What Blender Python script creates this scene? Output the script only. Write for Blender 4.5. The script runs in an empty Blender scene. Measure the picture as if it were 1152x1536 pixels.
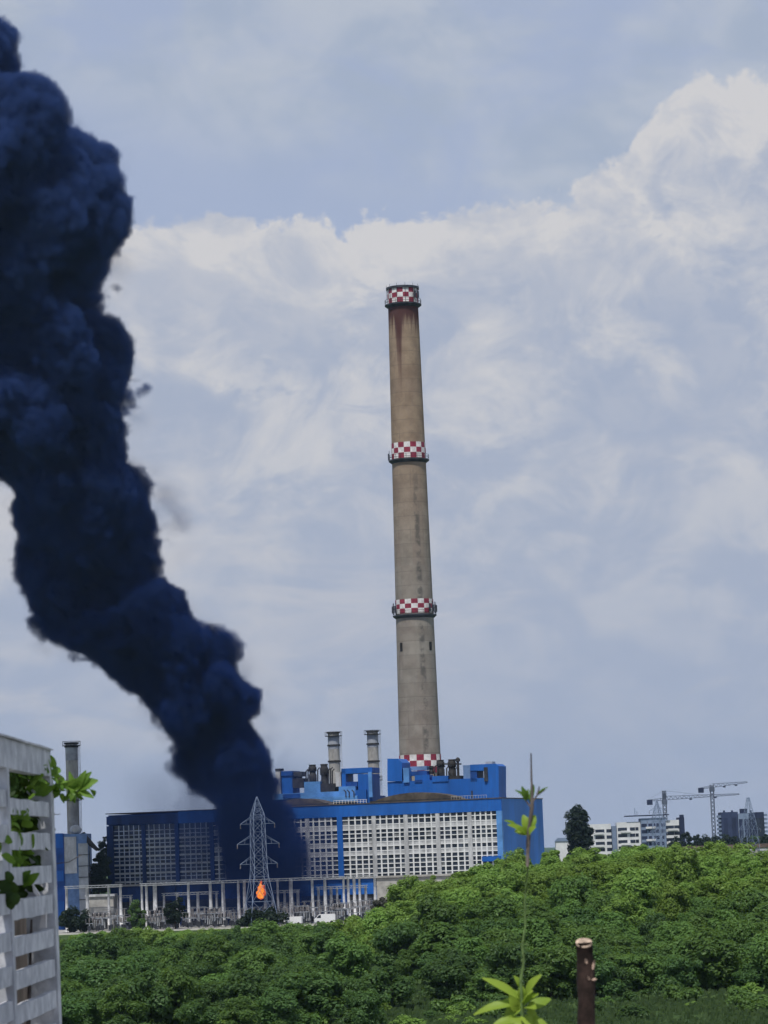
import bpy, math, random
import numpy as np
from mathutils import Vector, Matrix
R = math.radians
random.seed(7)
SC = bpy.context.scene
COL = SC.collection

# ------------------------------------------------------------------ camera
F, CX, CY, HZ, ROLL, EYE = 4600.0, 576.0, 768.0, 1272.0, 0.0365, 20.0
c_, s_ = math.cos(ROLL), math.sin(ROLL)
TH = math.atan((HZ - CY) * c_ / F)
FW = Vector((0, math.cos(TH), math.sin(TH)))
UP0 = Vector((0, -math.sin(TH), math.cos(TH)))
RT0 = Vector((1, 0, 0))
RT = RT0 * c_ - UP0 * s_
UP = UP0 * c_ + RT0 * s_
CAMPOS = Vector((0, 0, EYE))
cam = bpy.data.cameras.new('camera'); camo = bpy.data.objects.new('camera', cam); COL.objects.link(camo)
M4 = Matrix.Identity(4)
for i in range(3):
    M4[i][0], M4[i][1], M4[i][2], M4[i][3] = RT[i], UP[i], -FW[i], CAMPOS[i]
camo.matrix_world = M4
cam.sensor_fit = 'VERTICAL'; cam.sensor_height = 36; cam.lens = F / 1536 * 36
cam.clip_start = 0.1; cam.clip_end = 30000
cam.dof.use_dof = True; cam.dof.focus_distance = 880; cam.dof.aperture_fstop = 24
SC.camera = camo

# ------------------------------------------------------------------ sun, sky, exposure
SUN_EL, SUN_AZ = 59.0, 15.0            # azimuth: degrees to the left of straight behind the camera
S = Vector((-math.sin(R(SUN_AZ)) * math.cos(R(SUN_EL)), -math.cos(R(SUN_AZ)) * math.cos(R(SUN_EL)), math.sin(R(SUN_EL))))
sl = bpy.data.lights.new('sun', 'SUN'); sl.energy = 3.0; sl.angle = R(1.0); sl.color = (1, .95, .86)
so = bpy.data.objects.new('sun', sl); COL.objects.link(so)
so.rotation_euler = S.to_track_quat('Z', 'Y').to_euler()
SC.view_settings.view_transform = 'Standard'; SC.view_settings.look = 'None'
SC.view_settings.exposure = 0.08; SC.view_settings.gamma = 1.0
SC.cycles.use_denoising = True
SC.cycles.max_bounces = 6; SC.cycles.diffuse_bounces = 3; SC.cycles.volume_bounces = 1
SC.cycles.transparent_max_bounces = 8
SC.cycles.volume_max_steps = 300; SC.cycles.volume_step_rate = 1.5
SC.cycles.use_adaptive_sampling = True; SC.cycles.adaptive_threshold = .025


class NT:
    """small helper to wire shader nodes"""
    def __init__(s, tree):
        s.t = tree; s.n = tree.nodes; s.l = tree.links
    def node(s, ty, **kw):
        n = s.n.new(ty)
        for k, v in kw.items(): setattr(n, k, v)
        return n
    def put(s, sock, v):
        if isinstance(v, bpy.types.NodeSocket): s.l.new(v, sock)
        else: sock.default_value = v
    def math(s, op, a, b=0.0, c=0.0):
        n = s.node('ShaderNodeMath', operation=op)
        s.put(n.inputs[0], a); s.put(n.inputs[1], b); s.put(n.inputs[2], c)
        return n.outputs[0]
    def noise(s, vec, scale, detail=4, rough=.55, dist=0.0, dims='3D'):
        n = s.node('ShaderNodeTexNoise', noise_dimensions=dims)
        if vec is not None: s.l.new(vec, n.inputs['Vector'])
        n.inputs['Scale'].default_value = scale; n.inputs['Detail'].default_value = detail
        n.inputs['Roughness'].default_value = rough; n.inputs['Distortion'].default_value = dist
        return n.outputs[0]
    def ramp(s, f, lo, hi, a=0.0, b=1.0, smooth=True):
        n = s.node('ShaderNodeMapRange', interpolation_type='SMOOTHSTEP' if smooth else 'LINEAR')
        s.put(n.inputs[0], f); s.put(n.inputs[1], lo); s.put(n.inputs[2], hi); s.put(n.inputs[3], a); s.put(n.inputs[4], b)
        return n.outputs[0]
    def mix(s, f, a, b):
        n = s.node('ShaderNodeMix', data_type='RGBA')
        s.put(n.inputs[0], f); s.put(n.inputs[6], a); s.put(n.inputs[7], b)
        return n.outputs[2]
    def comb(s, x, y, z):
        n = s.node('ShaderNodeCombineXYZ'); s.put(n.inputs[0], x); s.put(n.inputs[1], y); s.put(n.inputs[2], z)
        return n.outputs[0]
    def sep(s, v):
        n = s.node('ShaderNodeSeparateXYZ'); s.l.new(v, n.inputs[0]); return n.outputs


def col(r, g, b): return (r, g, b, 1.0)


def build_world():
    w = bpy.data.worlds.new('World'); SC.world = w; w.use_nodes = True
    t = NT(w.node_tree); t.n.clear()
    out = t.node('ShaderNodeOutputWorld'); bg = t.node('ShaderNodeBackground'); bg2 = t.node('ShaderNodeBackground')
    ms = t.node('ShaderNodeMixShader')
    sky = t.node('ShaderNodeTexSky', sky_type='NISHITA', sun_disc=False)
    sky.sun_elevation = R(SUN_EL); sky.sun_rotation = R(180 + SUN_AZ)
    sky.air_density = 1.0; sky.dust_density = 1.5; sky.altitude = 80
    t.l.new(sky.outputs[0], bg.inputs[0]); bg.inputs[1].default_value = 0.085
    d = t.node('ShaderNodeTexCoord').outputs['Generated']
    x, y, z = t.sep(d)
    az = t.math('MULTIPLY', t.math('ARCTAN2', x, y), 57.2958)
    el = t.math('MULTIPLY', t.math('ARCSINE', z), 57.2958)
    uv = t.comb(az, el, 0.0)
    # cumulus deck: crisp lumpy top edge, flat grey-blue body
    lump = t.noise(uv, .75, 7, .56, .35)
    fine = t.noise(uv, 2.6, 6, .6, .3)
    big = t.noise(t.comb(t.math('ADD', az, 31.0), el, 4.0), .22, 4, .5, .2)
    edge = t.math('ADD', 11.85, t.ramp(az, 3.1, 6.6, 0.0, 2.2))
    edge = t.math('ADD', edge, t.math('MULTIPLY', t.math('SUBTRACT', lump, .5), 1.9))
    edge = t.math('ADD', edge, t.math('MULTIPLY', t.math('SUBTRACT', fine, .5), .7))
    below = t.math('SUBTRACT', edge, el)                     # > 0 inside the deck
    deck = t.ramp(below, -.03, .22)
    # tone inside the deck: bright near the crest, in lit heaps, greyer in hollows and lower down
    crest = t.ramp(below, 0.0, 3.6, 1.0, 0.0)
    heap = t.ramp(t.noise(t.comb(az, t.math('MULTIPLY', el, 1.35), 9.0), .42, 8, .6, .5), .40, .64)
    puff = t.ramp(t.noise(t.comb(az, t.math('MULTIPLY', el, 1.1), 2.0), 1.1, 7, .58, .6), .38, .66)
    low = t.ramp(el, 3.0, 9.0)
    tone = t.math('MULTIPLY', heap, t.math('ADD', .30, t.math('MULTIPLY', low, .45)))
    tone = t.math('ADD', tone, t.math('MULTIPLY', puff, t.math('ADD', .06, t.math('MULTIPLY', low, .14))))
    tone = t.math('ADD', tone, t.math('MULTIPLY', crest, .38))
    grey = t.ramp(t.noise(t.comb(az, t.math('MULTIPLY', el, 1.5), 23.0), .50, 7, .58, .7), .50, .66)
    tone = t.math('MULTIPLY', tone, t.math('SUBTRACT', 1.0, t.math('MULTIPLY', grey, t.ramp(below, .4, 1.8, .2, .9))))
    rgt = t.math('MULTIPLY', t.ramp(az, 3.0, 7.0), t.ramp(el, 9.0, 12.0))
    tone = t.math('MINIMUM', t.math('ADD', tone, t.math('MULTIPLY', t.math('MULTIPLY', rgt, puff), .35)), 1.0)
    cdeck = t.mix(tone, col(.365, .415, .53), col(.60, .595, .61))
    hz = t.ramp(el, -1.0, 6.0, .8, 0.0)
    cdeck = t.mix(hz, cdeck, col(.36, .415, .55))
    band = t.ramp(t.noise(t.comb(t.math('MULTIPLY', az, .30), t.math('MULTIPLY', el, .95), 57.0), .8, 7, .58, .6), .46, .66)
    band = t.math('MULTIPLY', band, t.math('MULTIPLY', t.ramp(el, 1.2, 3.0), t.ramp(el, 8.5, 6.0)))
    cdeck = t.mix(t.math('MULTIPLY', band, .55), cdeck, col(.56, .555, .58))
    # high veil over the gap
    veil = t.noise(t.comb(t.math('ADD', t.math('MULTIPLY', az, .8), t.math('MULTIPLY', el, .25)), t.math('MULTIPLY', el, 1.3), 17.0), .36, 7, .56, .5)
    vm = t.math('MULTIPLY', t.ramp(veil, .33, .60), t.ramp(t.math('ADD', el, t.math('MULTIPLY', az, .30)), 11.2, 13.6))
    vm = t.math('ADD', t.math('MULTIPLY', vm, .88), .12)
    cveil = t.mix(t.ramp(t.noise(t.comb(az, t.math('MULTIPLY', el, 1.4), 41.0), .55, 6, .55, .4), .32, .68), col(.375, .435, .55), col(.475, .515, .595))
    gap = t.mix(vm, col(.365, .43, .595), cveil)
    ccol = t.mix(deck, gap, cdeck)
    t.l.new(ccol, bg2.inputs[0]); bg2.inputs[1].default_value = 1.0
    cover = t.math('ADD', .90, t.math('MULTIPLY', deck, .08))
    t.l.new(cover, ms.inputs[0]); t.l.new(bg.outputs[0], ms.inputs[1]); t.l.new(bg2.outputs[0], ms.inputs[2])
    t.l.new(ms.outputs[0], out.inputs[0])
build_world()


# ------------------------------------------------------------------ pixel helpers (photo pixel -> place at a given depth)
def ray(px, py): return FW * F + RT * (px - CX) + UP * (CY - py)
def at(px, py, D):
    d = ray(px, py); return CAMPOS + d * (D / d.y)
def mpp(D): return D / F
def horizon(px): return HZ - (px - CX) * math.tan(ROLL)
def zat(px, py, D): return at(px, py, D).z
def xat(px, py, D): return at(px, py, D).x


# ------------------------------------------------------------------ materials
def pmat(name, base, rough=.7, var=.18, scale=.5, tint=None, bump=0.0, spec=.3, metal=0.0, fine=None, vstretch=1.0, coords='Object'):
    m = bpy.data.materials.new(name); m.use_nodes = True
    t = NT(m.node_tree); b = t.n['Principled BSDF']
    co = t.node('ShaderNodeTexCoord').outputs[coords]
    mp = t.node('ShaderNodeMapping'); t.l.new(co, mp.inputs[0]); mp.inputs['Scale'].default_value = (1, 1, vstretch)
    n1 = t.noise(mp.outputs[0], scale, 6, .6)
    dark = tuple(v * (1 - 2 * var) for v in base); lite = tuple(min(1, v * (1 + 1.2 * var)) for v in base)
    if tint: dark = tint
    cc = t.mix(t.ramp(n1, .3, .7), col(*dark), col(*lite))
    if fine:
        n2 = t.noise(mp.outputs[0], fine, 4, .6)
        cc = t.mix(t.ramp(n2, .35, .75, 0, .5), cc, col(*dark))
    t.l.new(cc, b.inputs['Base Color'])
    b.inputs['Roughness'].default_value = rough; b.inputs['Specular IOR Level'].default_value = spec
    b.inputs['Metallic'].default_value = metal
    if bump:
        bp = t.node('ShaderNodeBump'); bp.inputs['Strength'].default_value = bump
        t.l.new(t.noise(mp.outputs[0], scale * 4, 5, .6), bp.inputs['Height']); t.l.new(bp.outputs[0], b.inputs['Normal'])
    return m


def leafmat(name, a, b2, scale=.35, trans=.42, hue=.05):
    m = bpy.data.materials.new(name); m.use_nodes = True
    t = NT(m.node_tree); t.n.clear()
    out = t.node('ShaderNodeOutputMaterial'); di = t.node('ShaderNodeBsdfDiffuse'); tr = t.node('ShaderNodeBsdfTranslucent')
    gl = t.node('ShaderNodeBsdfGlossy'); gl.inputs['Roughness'].default_value = .45
    mx = t.node('ShaderNodeMixShader'); mx2 = t.node('ShaderNodeMixShader')
    co = t.node('ShaderNodeTexCoord').outputs['Object']
    oi = t.node('ShaderNodeObjectInfo').outputs['Random']
    ge = t.node('ShaderNodeNewGeometry').outputs['Random Per Island']
    n1 = t.noise(co, scale, 3, .6)
    f = t.math('ADD', t.math('MULTIPLY', n1, .6), t.math('ADD', t.math('MULTIPLY', oi, .4), t.math('MULTIPLY', ge, .3)))
    cc = t.mix(t.ramp(f, .25, 1.0), col(*a), col(*b2))
    hs = t.node('ShaderNodeHueSaturation'); t.l.new(cc, hs.inputs['Color'])
    t.l.new(t.math('ADD', .5 - hue * .25, t.math('MULTIPLY', oi, hue * .5)), hs.inputs['Hue'])
    t.l.new(hs.outputs[0], di.inputs[0])
    tc = t.mix(.5, hs.outputs[0], col(.22, .34, .03)); t.l.new(tc, tr.inputs[0])
    gl.inputs[0].default_value = col(.6, .7, .6)
    mx.inputs[0].default_value = trans
    t.l.new(di.outputs[0], mx.inputs[1]); t.l.new(tr.outputs[0], mx.inputs[2])
    mx2.inputs[0].default_value = .02
    t.l.new(mx.outputs[0], mx2.inputs[1]); t.l.new(gl.outputs[0], mx2.inputs[2])
    t.l.new(mx2.outputs[0], out.inputs[0])
    return m


MT = {}
def cladding(name, base, dirt):
    m = pmat(name, base, .55, .12, .12, fine=.9, vstretch=.25); t = NT(m.node_tree); b = t.n['Principled BSDF']
    src = b.inputs['Base Color'].links[0].from_socket
    x, y, z = t.sep(t.node('ShaderNodeTexCoord').outputs['Object'])
    seam = t.math('FRACT', t.math('MULTIPLY', t.math('ADD', x, t.math('MULTIPLY', y, .97)), .33))
    c = t.mix(t.ramp(seam, .05, .0, 0, .45, False), src, col(*dirt))
    st = t.noise(t.comb(t.math('MULTIPLY', x, 1.3), t.math('MULTIPLY', y, 1.3), t.math('MULTIPLY', z, .09)), 1.0, 6, .65)
    c = t.mix(t.ramp(st, .52, .78, 0, .55), c, col(*dirt))
    fade = t.noise(t.comb(x, y, t.math('MULTIPLY', z, .4)), .07, 4, .6)
    c = t.mix(t.ramp(fade, .48, .72, 0, .30), c, col(.06, .20, .55))
    t.l.new(c, b.inputs['Base Color']); return m
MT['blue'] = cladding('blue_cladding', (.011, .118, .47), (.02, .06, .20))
MT['blue_lit_end'] = cladding('lit_end_blue_cladding', (.025, .175, .56), (.02, .08, .28))  # same blue lightened for the end wall, standing in for weak grazing sun
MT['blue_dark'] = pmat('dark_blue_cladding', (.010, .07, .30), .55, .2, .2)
MT['blue_pale'] = pmat('pale_blue_paint', (.10, .27, .60), .55, .12, .3)
MT['blue_duct'] = pmat('faded_blue_duct', (.14, .24, .45), .55, .15, .4)
MT['white_panel'] = pmat('white_facade_panel', (.52, .53, .55), .6, .2, .35, fine=2.0, vstretch=.4)
MT['white_frame'] = pmat('white_window_frame', (.74, .75, .76), .5, .06, .5)
MT['glass'] = pmat('dark_window_glass', (.022, .03, .05), .18, .3, .6, spec=.5)
MT['glass_pale'] = pmat('greyish_window_glass', (.06, .075, .10), .25, .3, .6, spec=.5)
MT['glass_dirty'] = pmat('dusty_window_pane', (.22, .23, .24), .6, .2, .6)
MT['blue_glass'] = pmat('blue_facade_glazing', (.012, .03, .09), .25, .3, .4, spec=.5)
MT['roof'] = pmat('brown_roofing_felt', (.10, .085, .07), .9, .25, .3)
MT['rust_dark'] = pmat('dark_sooty_steel', (.035, .034, .036), .7, .3, .6)
MT['grey_steel'] = pmat('grey_galvanised_steel', (.42, .44, .47), .5, .12, .5, metal=.2)
MT['pylon_steel'] = pmat('pale_pylon_steel', (.22, .28, .42), .5, .1, .5)
MT['concrete_post'] = pmat('pale_concrete_post', (.68, .68, .70), .85, .15, .8)
MT['porcelain'] = pmat('brown_grey_porcelain', (.26, .24, .24), .35, .25, .6)
MT['gear_steel'] = pmat('dull_switchgear_steel', (.28, .30, .34), .6, .25, .3)
MT['mullion_dull'] = pmat('smoke_shaded_mullion_paint', (.42, .47, .57), .6, .2, .3)  # white grid of the left bays, dimmed in colour as if in smoke shadow
MT['blue_shade'] = pmat('smoke_shaded_blue_cladding', (.009, .045, .18), .6, .35, .12, fine=.8, vstretch=.3)  # plume's shadow on the hall's left end, painted in as darker blue
MT['dark_gear'] = pmat('dark_switchgear', (.045, .05, .065), .6, .3, .5)
MT['concrete'] = pmat('weathered_concrete', (.40, .39, .37), .9, .15, .4)
MT['stack_steel'] = pmat('weathered_stack_steel', (.36, .35, .33), .65, .25, .35, fine=1.0, vstretch=.35)
MT['red'] = pmat('red_paint', (.27, .03, .06), .6, .15, .8)
MT['white'] = pmat('white_paint', (.72, .70, .70), .6, .12, .7)
MT['apt_white'] = pmat('pale_render', (.68, .69, .71), .85, .08, .2)
MT['apt_grey'] = pmat('grey_blue_render', (.20, .26, .38), .85, .1, .2)
MT['apt_dark'] = pmat('dark_blue_grey_render', (.022, .032, .075), .85, .15, .15)
MT['apt_mid'] = pmat('slate_blue_render', (.035, .05, .11), .85, .12, .15)
MT['crane'] = pmat('dull_crane_paint', (.10, .12, .17), .6, .1, .3)
MT['bark'] = pmat('brown_bark', (.038, .024, .02), .95, .35, 30, bump=.4)
MT['bark_far'] = pmat('tree_trunk_bark', (.055, .042, .032), .95, .3, 2)
MT['cutwood'] = pmat('pale_cut_wood', (.55, .42, .32), .85, .25, 60)
MT['bud'] = pmat('pink_green_bud', (.50, .36, .28), .7, .25, 60)
MT['soil'] = pmat('dark_soil', (.05, .035, .025), .95, .3, 12)
MT['plaster'] = pmat('terrace_plaster', (.42, .41, .39), .9, .1, 1.5)
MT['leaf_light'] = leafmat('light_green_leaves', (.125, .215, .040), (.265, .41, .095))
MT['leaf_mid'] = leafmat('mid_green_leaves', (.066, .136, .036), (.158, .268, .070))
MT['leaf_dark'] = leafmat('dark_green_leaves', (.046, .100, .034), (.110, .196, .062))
MT['grass'] = leafmat('dull_grass_blades', (.028, .056, .024), (.075, .115, .045), trans=.2, hue=.02)
MT['leaf_ever'] = leafmat('blackish_evergreen_leaves', (.007, .014, .012), (.016, .027, .020), trans=.15)
MT['leaf_grey'] = leafmat('greyish_mauve_leaves', (.05, .05, .05), (.10, .095, .09), trans=.2)
MT['leaf_near'] = leafmat('fresh_leaf_green', (.13, .24, .015), (.36, .48, .07), scale=14, trans=.4, hue=.02)
MT['leaf_vine'] = leafmat('vine_leaf_green', (.045, .12, .015), (.20, .34, .06), scale=14, trans=.35, hue=.02)
MT['leaf_deep'] = leafmat('deep_vine_green', (.012, .03, .008), (.035, .075, .02), scale=14, trans=.2, hue=.02)
MT['stem'] = pmat('pale_green_stem', (.12, .19, .06), .7, .2, 40)
MT['twig'] = pmat('grey_brown_twig', (.13, .11, .10), .85, .2, 40)
MT['road'] = pmat('pale_concrete_road', (.42, .42, .36), .9, .15, .15, fine=.8)
MT['vehicle'] = pmat('white_vehicle_paint', (.80, .79, .82), .35, .04, .5)
MT['tyre'] = pmat('black_rubber', (.02, .02, .02), .9, .1, 3)
MT['shed_blue'] = pmat('blue_sheet_metal', (.06, .22, .55), .5, .1, .3)
MT['brick'] = pmat('reddish_roof_tiles', (.15, .105, .09), .9, .2, .4)


def wood_paint():
    m = bpy.data.materials.new('weathered_white_painted_wood'); m.use_nodes = True
    t = NT(m.node_tree); b = t.n['Principled BSDF']
    co = t.node('ShaderNodeTexCoord').outputs['Object']
    mp = t.node('ShaderNodeMapping'); t.l.new(co, mp.inputs[0]); mp.inputs['Scale'].default_value = (1, .35, 1)
    g = t.noise(mp.outputs[0], 60, 6, .65, .4)
    p = t.noise(co, 14, 6, .62, .3)
    v = t.node('ShaderNodeMapping'); t.l.new(co, v.inputs[0]); v.inputs['Scale'].default_value = (1, 1, .18)
    st = t.noise(v.outputs[0], 40, 5, .6)
    c1 = t.mix(t.ramp(p, .35, .68), col(.40, .42, .47), col(.62, .64, .69))
    c2 = t.mix(t.ramp(g, .55, .8, 0, .5), c1, col(.22, .21, .21))
    c3 = t.mix(t.ramp(st, .58, .78, 0, .55), c2, col(.17, .17, .18))
    t.l.new(c3, b.inputs['Base Color']); b.inputs['Roughness'].default_value = .85
    bp = t.node('ShaderNodeBump'); bp.inputs['Strength'].default_value = .5; bp.inputs['Distance'].default_value = .004
    t.l.new(g, bp.inputs['Height']); t.l.new(bp.outputs[0], b.inputs['Normal'])
    return m
MT['wood'] = wood_paint()
MT['wood_dark'] = pmat('brown_bare_wood', (.16, .12, .095), .9, .25, 12, vstretch=.4)


def chimney_concrete():
    m = bpy.data.materials.new('stained_chimney_concrete'); m.use_nodes = True
    t = NT(m.node_tree); b = t.n['Principled BSDF']
    co = t.node('ShaderNodeTexCoord').outputs['Object']
    x, y, z = t.sep(co)
    ang = t.math('ARCTAN2', x, t.math('MULTIPLY', y, -1.0))          # 0 = side facing the street, + = right
    zl = t.math('FLOOR', t.math('MULTIPLY', z, .22))
    lift = t.node('ShaderNodeTexWhiteNoise', noise_dimensions='1D'); t.l.new(zl, lift.inputs['W'])
    zl2 = t.math('FLOOR', t.math('MULTIPLY', z, .09))
    lift2 = t.node('ShaderNodeTexWhiteNoise', noise_dimensions='2D')
    t.l.new(t.comb(zl2, t.math('FLOOR', t.math('MULTIPLY', ang, 1.4)), 0.0), lift2.inputs['Vector'])
    str_ = t.noise(t.comb(t.math('MULTIPLY', ang, 5.0), t.math('MULTIPLY', z, .035), 0.0), 1.6, 6, .6)
    blot = t.noise(co, .22, 6, .62)
    grey = t.mix(t.ramp(blot, .3, .7), col(.235, .215, .19), col(.33, .305, .27))
    brown = t.mix(t.ramp(blot, .3, .7), col(.25, .185, .13), col(.38, .29, .205))
    c = t.mix(t.ramp(z, 95, 160), grey, brown)
    c = t.mix(t.math('MULTIPLY', lift.outputs[0], .28), c, col(.15, .12, .10))
    c = t.mix(t.math('MULTIPLY', lift2.outputs[0], .20), c, col(.17, .10, .08))
    c = t.mix(t.ramp(str_, .55, .8, 0, .6), c, col(.12, .10, .09))
    # thin joint line under every lift
    fr = t.math('FRACT', t.math('MULTIPLY', z, .22))
    c = t.mix(t.ramp(fr, .0, .08, .35, 0), c, col(.10, .085, .075))
    # dark run of dirt down one meridian
    run = t.math('MULTIPLY', t.ramp(t.math('ABSOLUTE', t.math('SUBTRACT', ang, .33)), .06, .22, 1, 0), t.ramp(t.noise(co, .25, 5, .7), .42, .6))
    run = t.math('MULTIPLY', run, t.ramp(z, 150, 130))
    c = t.mix(t.math('MULTIPLY', run, .65), c, col(.06, .06, .06))
    # soot and rust tongues hanging from the top gallery
    tongue = t.math('ADD', t.math('MULTIPLY', t.math('SUBTRACT', t.noise(t.comb(t.math('MULTIPLY', ang, 4.0), 0.0, 3.0), 1.3, 4, .6), .5), 46.0), 6.0)
    tongue = t.math('ADD', tongue, t.ramp(t.math('ABSOLUTE', t.math('ADD', ang, .36)), .05, .34, 22.0, 0.0))
    soot = t.ramp(t.math('SUBTRACT', 195.6, z), t.math('MULTIPLY', tongue, .2), t.math('MAXIMUM', tongue, 1.5), 1, 0)
    c = t.mix(t.math('MULTIPLY', soot, .88), c, col(.060, .018, .022))
    t.l.new(c, b.inputs['Base Color']); b.inputs['Roughness'].default_value = .92
    b.inputs['Specular IOR Level'].default_value = .15
    bp = t.node('ShaderNodeBump'); bp.inputs['Strength'].default_value = .25; bp.inputs['Distance'].default_value = .2
    t.l.new(blot, bp.inputs['Height']); t.l.new(bp.outputs[0], b.inputs['Normal'])
    return m
MT['chimney'] = chimney_concrete()


def ground_mat():
    m = bpy.data.materials.new('rough_grass_ground'); m.use_nodes = True
    t = NT(m.node_tree); b = t.n['Principled BSDF']
    co = t.node('ShaderNodeTexCoord').outputs['Object']
    a = t.noise(co, .05, 6, .6); f = t.noise(co, 1.2, 6, .65)
    c = t.mix(t.ramp(a, .35, .65), col(.045, .085, .024), col(.085, .135, .040))
    c = t.mix(t.ramp(f, .35, .7, 0, .7), c, col(.020, .042, .014))
    t.l.new(c, b.inputs['Base Color']); b.inputs['Roughness'].default_value = .95; b.inputs['Specular IOR Level'].default_value = .1
    bp = t.node('ShaderNodeBump'); bp.inputs['Strength'].default_value = .8; bp.inputs['Distance'].default_value = .5
    t.l.new(f, bp.inputs['Height']); t.l.new(bp.outputs[0], b.inputs['Normal'])
    return m
MT['ground'] = ground_mat()


# ------------------------------------------------------------------ mesh helpers
class MB:
    def __init__(s): s.v = []; s.f = []; s.mi = []
    def add(s, vs, fs, mi=0):
        o = len(s.v); s.v += [tuple(p) for p in vs]; s.f += [tuple(i + o for i in f) for f in fs]; s.mi += [mi] * len(fs)
        return s
    def box(s, x0, x1, y0, y1, z0, z1, mi=0):
        v = [(x0, y0, z0), (x1, y0, z0), (x1, y1, z0), (x0, y1, z0), (x0, y0, z1), (x1, y0, z1), (x1, y1, z1), (x0, y1, z1)]
        return s.add(v, [(0, 3, 2, 1), (4, 5, 6, 7), (0, 1, 5, 4), (1, 2, 6, 5), (2, 3, 7, 6), (3, 0, 4, 7)], mi)
    def bar(s, a, b, w, mi=0, n=4):
        return s.tube([a, b], [w / 2 * (1.2 if n == 4 else 1)] * 2, n, mi)
    def tube(s, path, rad, n=8, mi=0, cap=True):
        path = [Vector(p) for p in path]
        if not isinstance(rad, (list, tuple)): rad = [rad] * len(path)
        vs = []; fs = []
        for i, p in enumerate(path):
            t = (path[min(i + 1, len(path) - 1)] - path[max(i - 1, 0)]).normalized()
            ref = Vector((0, 0, 1)) if abs(t.z) < .9 else Vector((0, 1, 0))
            a = t.cross(ref).normalized(); b = t.cross(a)
            for k in range(n):
                an = 2 * math.pi * (k + .5) / n
                vs.append(p + (a * math.cos(an) + b * math.sin(an)) * rad[i])
        for i in range(len(path) - 1):
            for k in range(n):
                k2 = (k + 1) % n
                fs.append((i * n + k, i * n + k2, (i + 1) * n + k2, (i + 1) * n + k))
        if cap:
            fs.append(tuple(range(n))); fs.append(tuple((len(path) - 1) * n + k for k in reversed(range(n))))
        return s.add(vs, fs, mi)
    def lathe(s, prof, c=(0, 0, 0), n=32, mi=0, cap=True):
        vs = []; fs = []
        for r, z in prof:
            for k in range(n):
                an = 2 * math.pi * k / n
                vs.append((c[0] + r * math.cos(an), c[1] + r * math.sin(an), c[2] + z))
        for i in range(len(prof) - 1):
            for k in range(n):
                k2 = (k + 1) % n
                fs.append((i * n + k, i * n + k2, (i + 1) * n + k2, (i + 1) * n + k))
        if cap:
            fs.append(tuple(reversed(range(n)))); fs.append(tuple((len(prof) - 1) * n + k for k in range(n)))
        return s.add(vs, fs, mi)
    def prism(s, poly, y0, y1, mi=0):
        """polygon in x,z extruded in y"""
        n = len(poly)
        vs = [(p[0], y0, p[1]) for p in poly] + [(p[0], y1, p[1]) for p in poly]
        fs = [tuple(range(n)), tuple(reversed(range(n, 2 * n)))]
        for k in range(n):
            k2 = (k + 1) % n
            fs.append((k2, k, k + n, k2 + n))
        return s.add(vs, fs, mi)
    def build(s, name, mat, parent=None, smooth=False, label=None):
        me = bpy.data.meshes.new(name); me.from_pydata(s.v, [], s.f)
        for m in (mat if isinstance(mat, (list, tuple)) else [mat]): me.materials.append(m)
        if any(s.mi): me.polygons.foreach_set('material_index', s.mi)
        if smooth: me.polygons.foreach_set('use_smooth', [True] * len(me.polygons))
        me.update()
        o = bpy.data.objects.new(name, me); COL.objects.link(o)
        if parent is not None: o.parent = parent
        if label: o['label'] = label
        return o


def tag(o, label=None, cat=None, group=None, kind=None):
    if label: o['label'] = label
    if cat: o['category'] = cat
    if group: o['group'] = group
    if kind: o['kind'] = kind
    return o
def thing(name, label, cat, loc=(0, 0, 0), rz=0.0, group=None):
    o = bpy.data.objects.new(name, None); COL.objects.link(o); o.location = loc; o.rotation_euler = (0, 0, rz)
    return tag(o, label, cat, group)
def dup(root, loc, rz=0.0, scale=1.0, label=None, group=None):
    r = root.copy(); COL.objects.link(r); r.location = loc; r.rotation_euler = (0, 0, rz)
    r.scale = scale if isinstance(scale, tuple) else (scale,) * 3
    if label: r['label'] = label
    if group: r['group'] = group
    for ch in root.children:
        c = ch.copy(); COL.objects.link(c); c.parent = r
        for g in ch.children:
            d = g.copy(); COL.objects.link(d); d.parent = c
    return r


# ------------------------------------------------------------------ terrain
RX = [-400, -12, -6, 0, 3, 14, 24, 38, 52, 67, 95, 400]
RZ = [0, 0, 2.0, 6.6, 8.7, 10.5, 11.6, 12.7, 12.5, 11.2, 9, 6]
def sstep(a, b, t):
    t = np.clip((t - a) / (b - a), 0, 1); return t * t * (3 - 2 * t)
def hill(x, y):
    k = x * 540.0 / np.maximum(y, 200)          # the rise fans out from the viewer's side
    return np.interp(k, RX, RZ) * sstep(385, 545, y) * (1 - sstep(600, 760, y)) + 0.0

def build_ground():
    xs = np.concatenate([np.linspace(-5000, -400, 8), np.linspace(-300, -140, 8), np.linspace(-120, 160, 90), np.linspace(190, 400, 8), np.linspace(600, 5000, 8)])
    ys = np.concatenate([np.linspace(-300, 300, 8), np.linspace(330, 800, 120), np.linspace(830, 1100, 10), np.linspace(1300, 11000, 20)])
    X, Y = np.meshgrid(xs, ys, indexing='xy')
    rng = np.random.default_rng(3)
    Z = hill(X, Y)
    bump = rng.normal(0, .18, Z.shape); bump[(Y < 330) | (Y > 780)] = 0
    Z = Z + bump
    nx, ny = len(xs), len(ys)
    v = list(zip(X.ravel().tolist(), Y.ravel().tolist(), Z.ravel().tolist()))
    f = [(j * nx + i, j * nx + i + 1, (j + 1) * nx + i + 1, (j + 1) * nx + i) for j in range(ny - 1) for i in range(nx - 1)]
    o = MB().add(v, f).build('ground', MT['ground'], smooth=True); tag(o, 'rough green ground under the thicket and the station', kind='structure')
build_ground()
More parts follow.
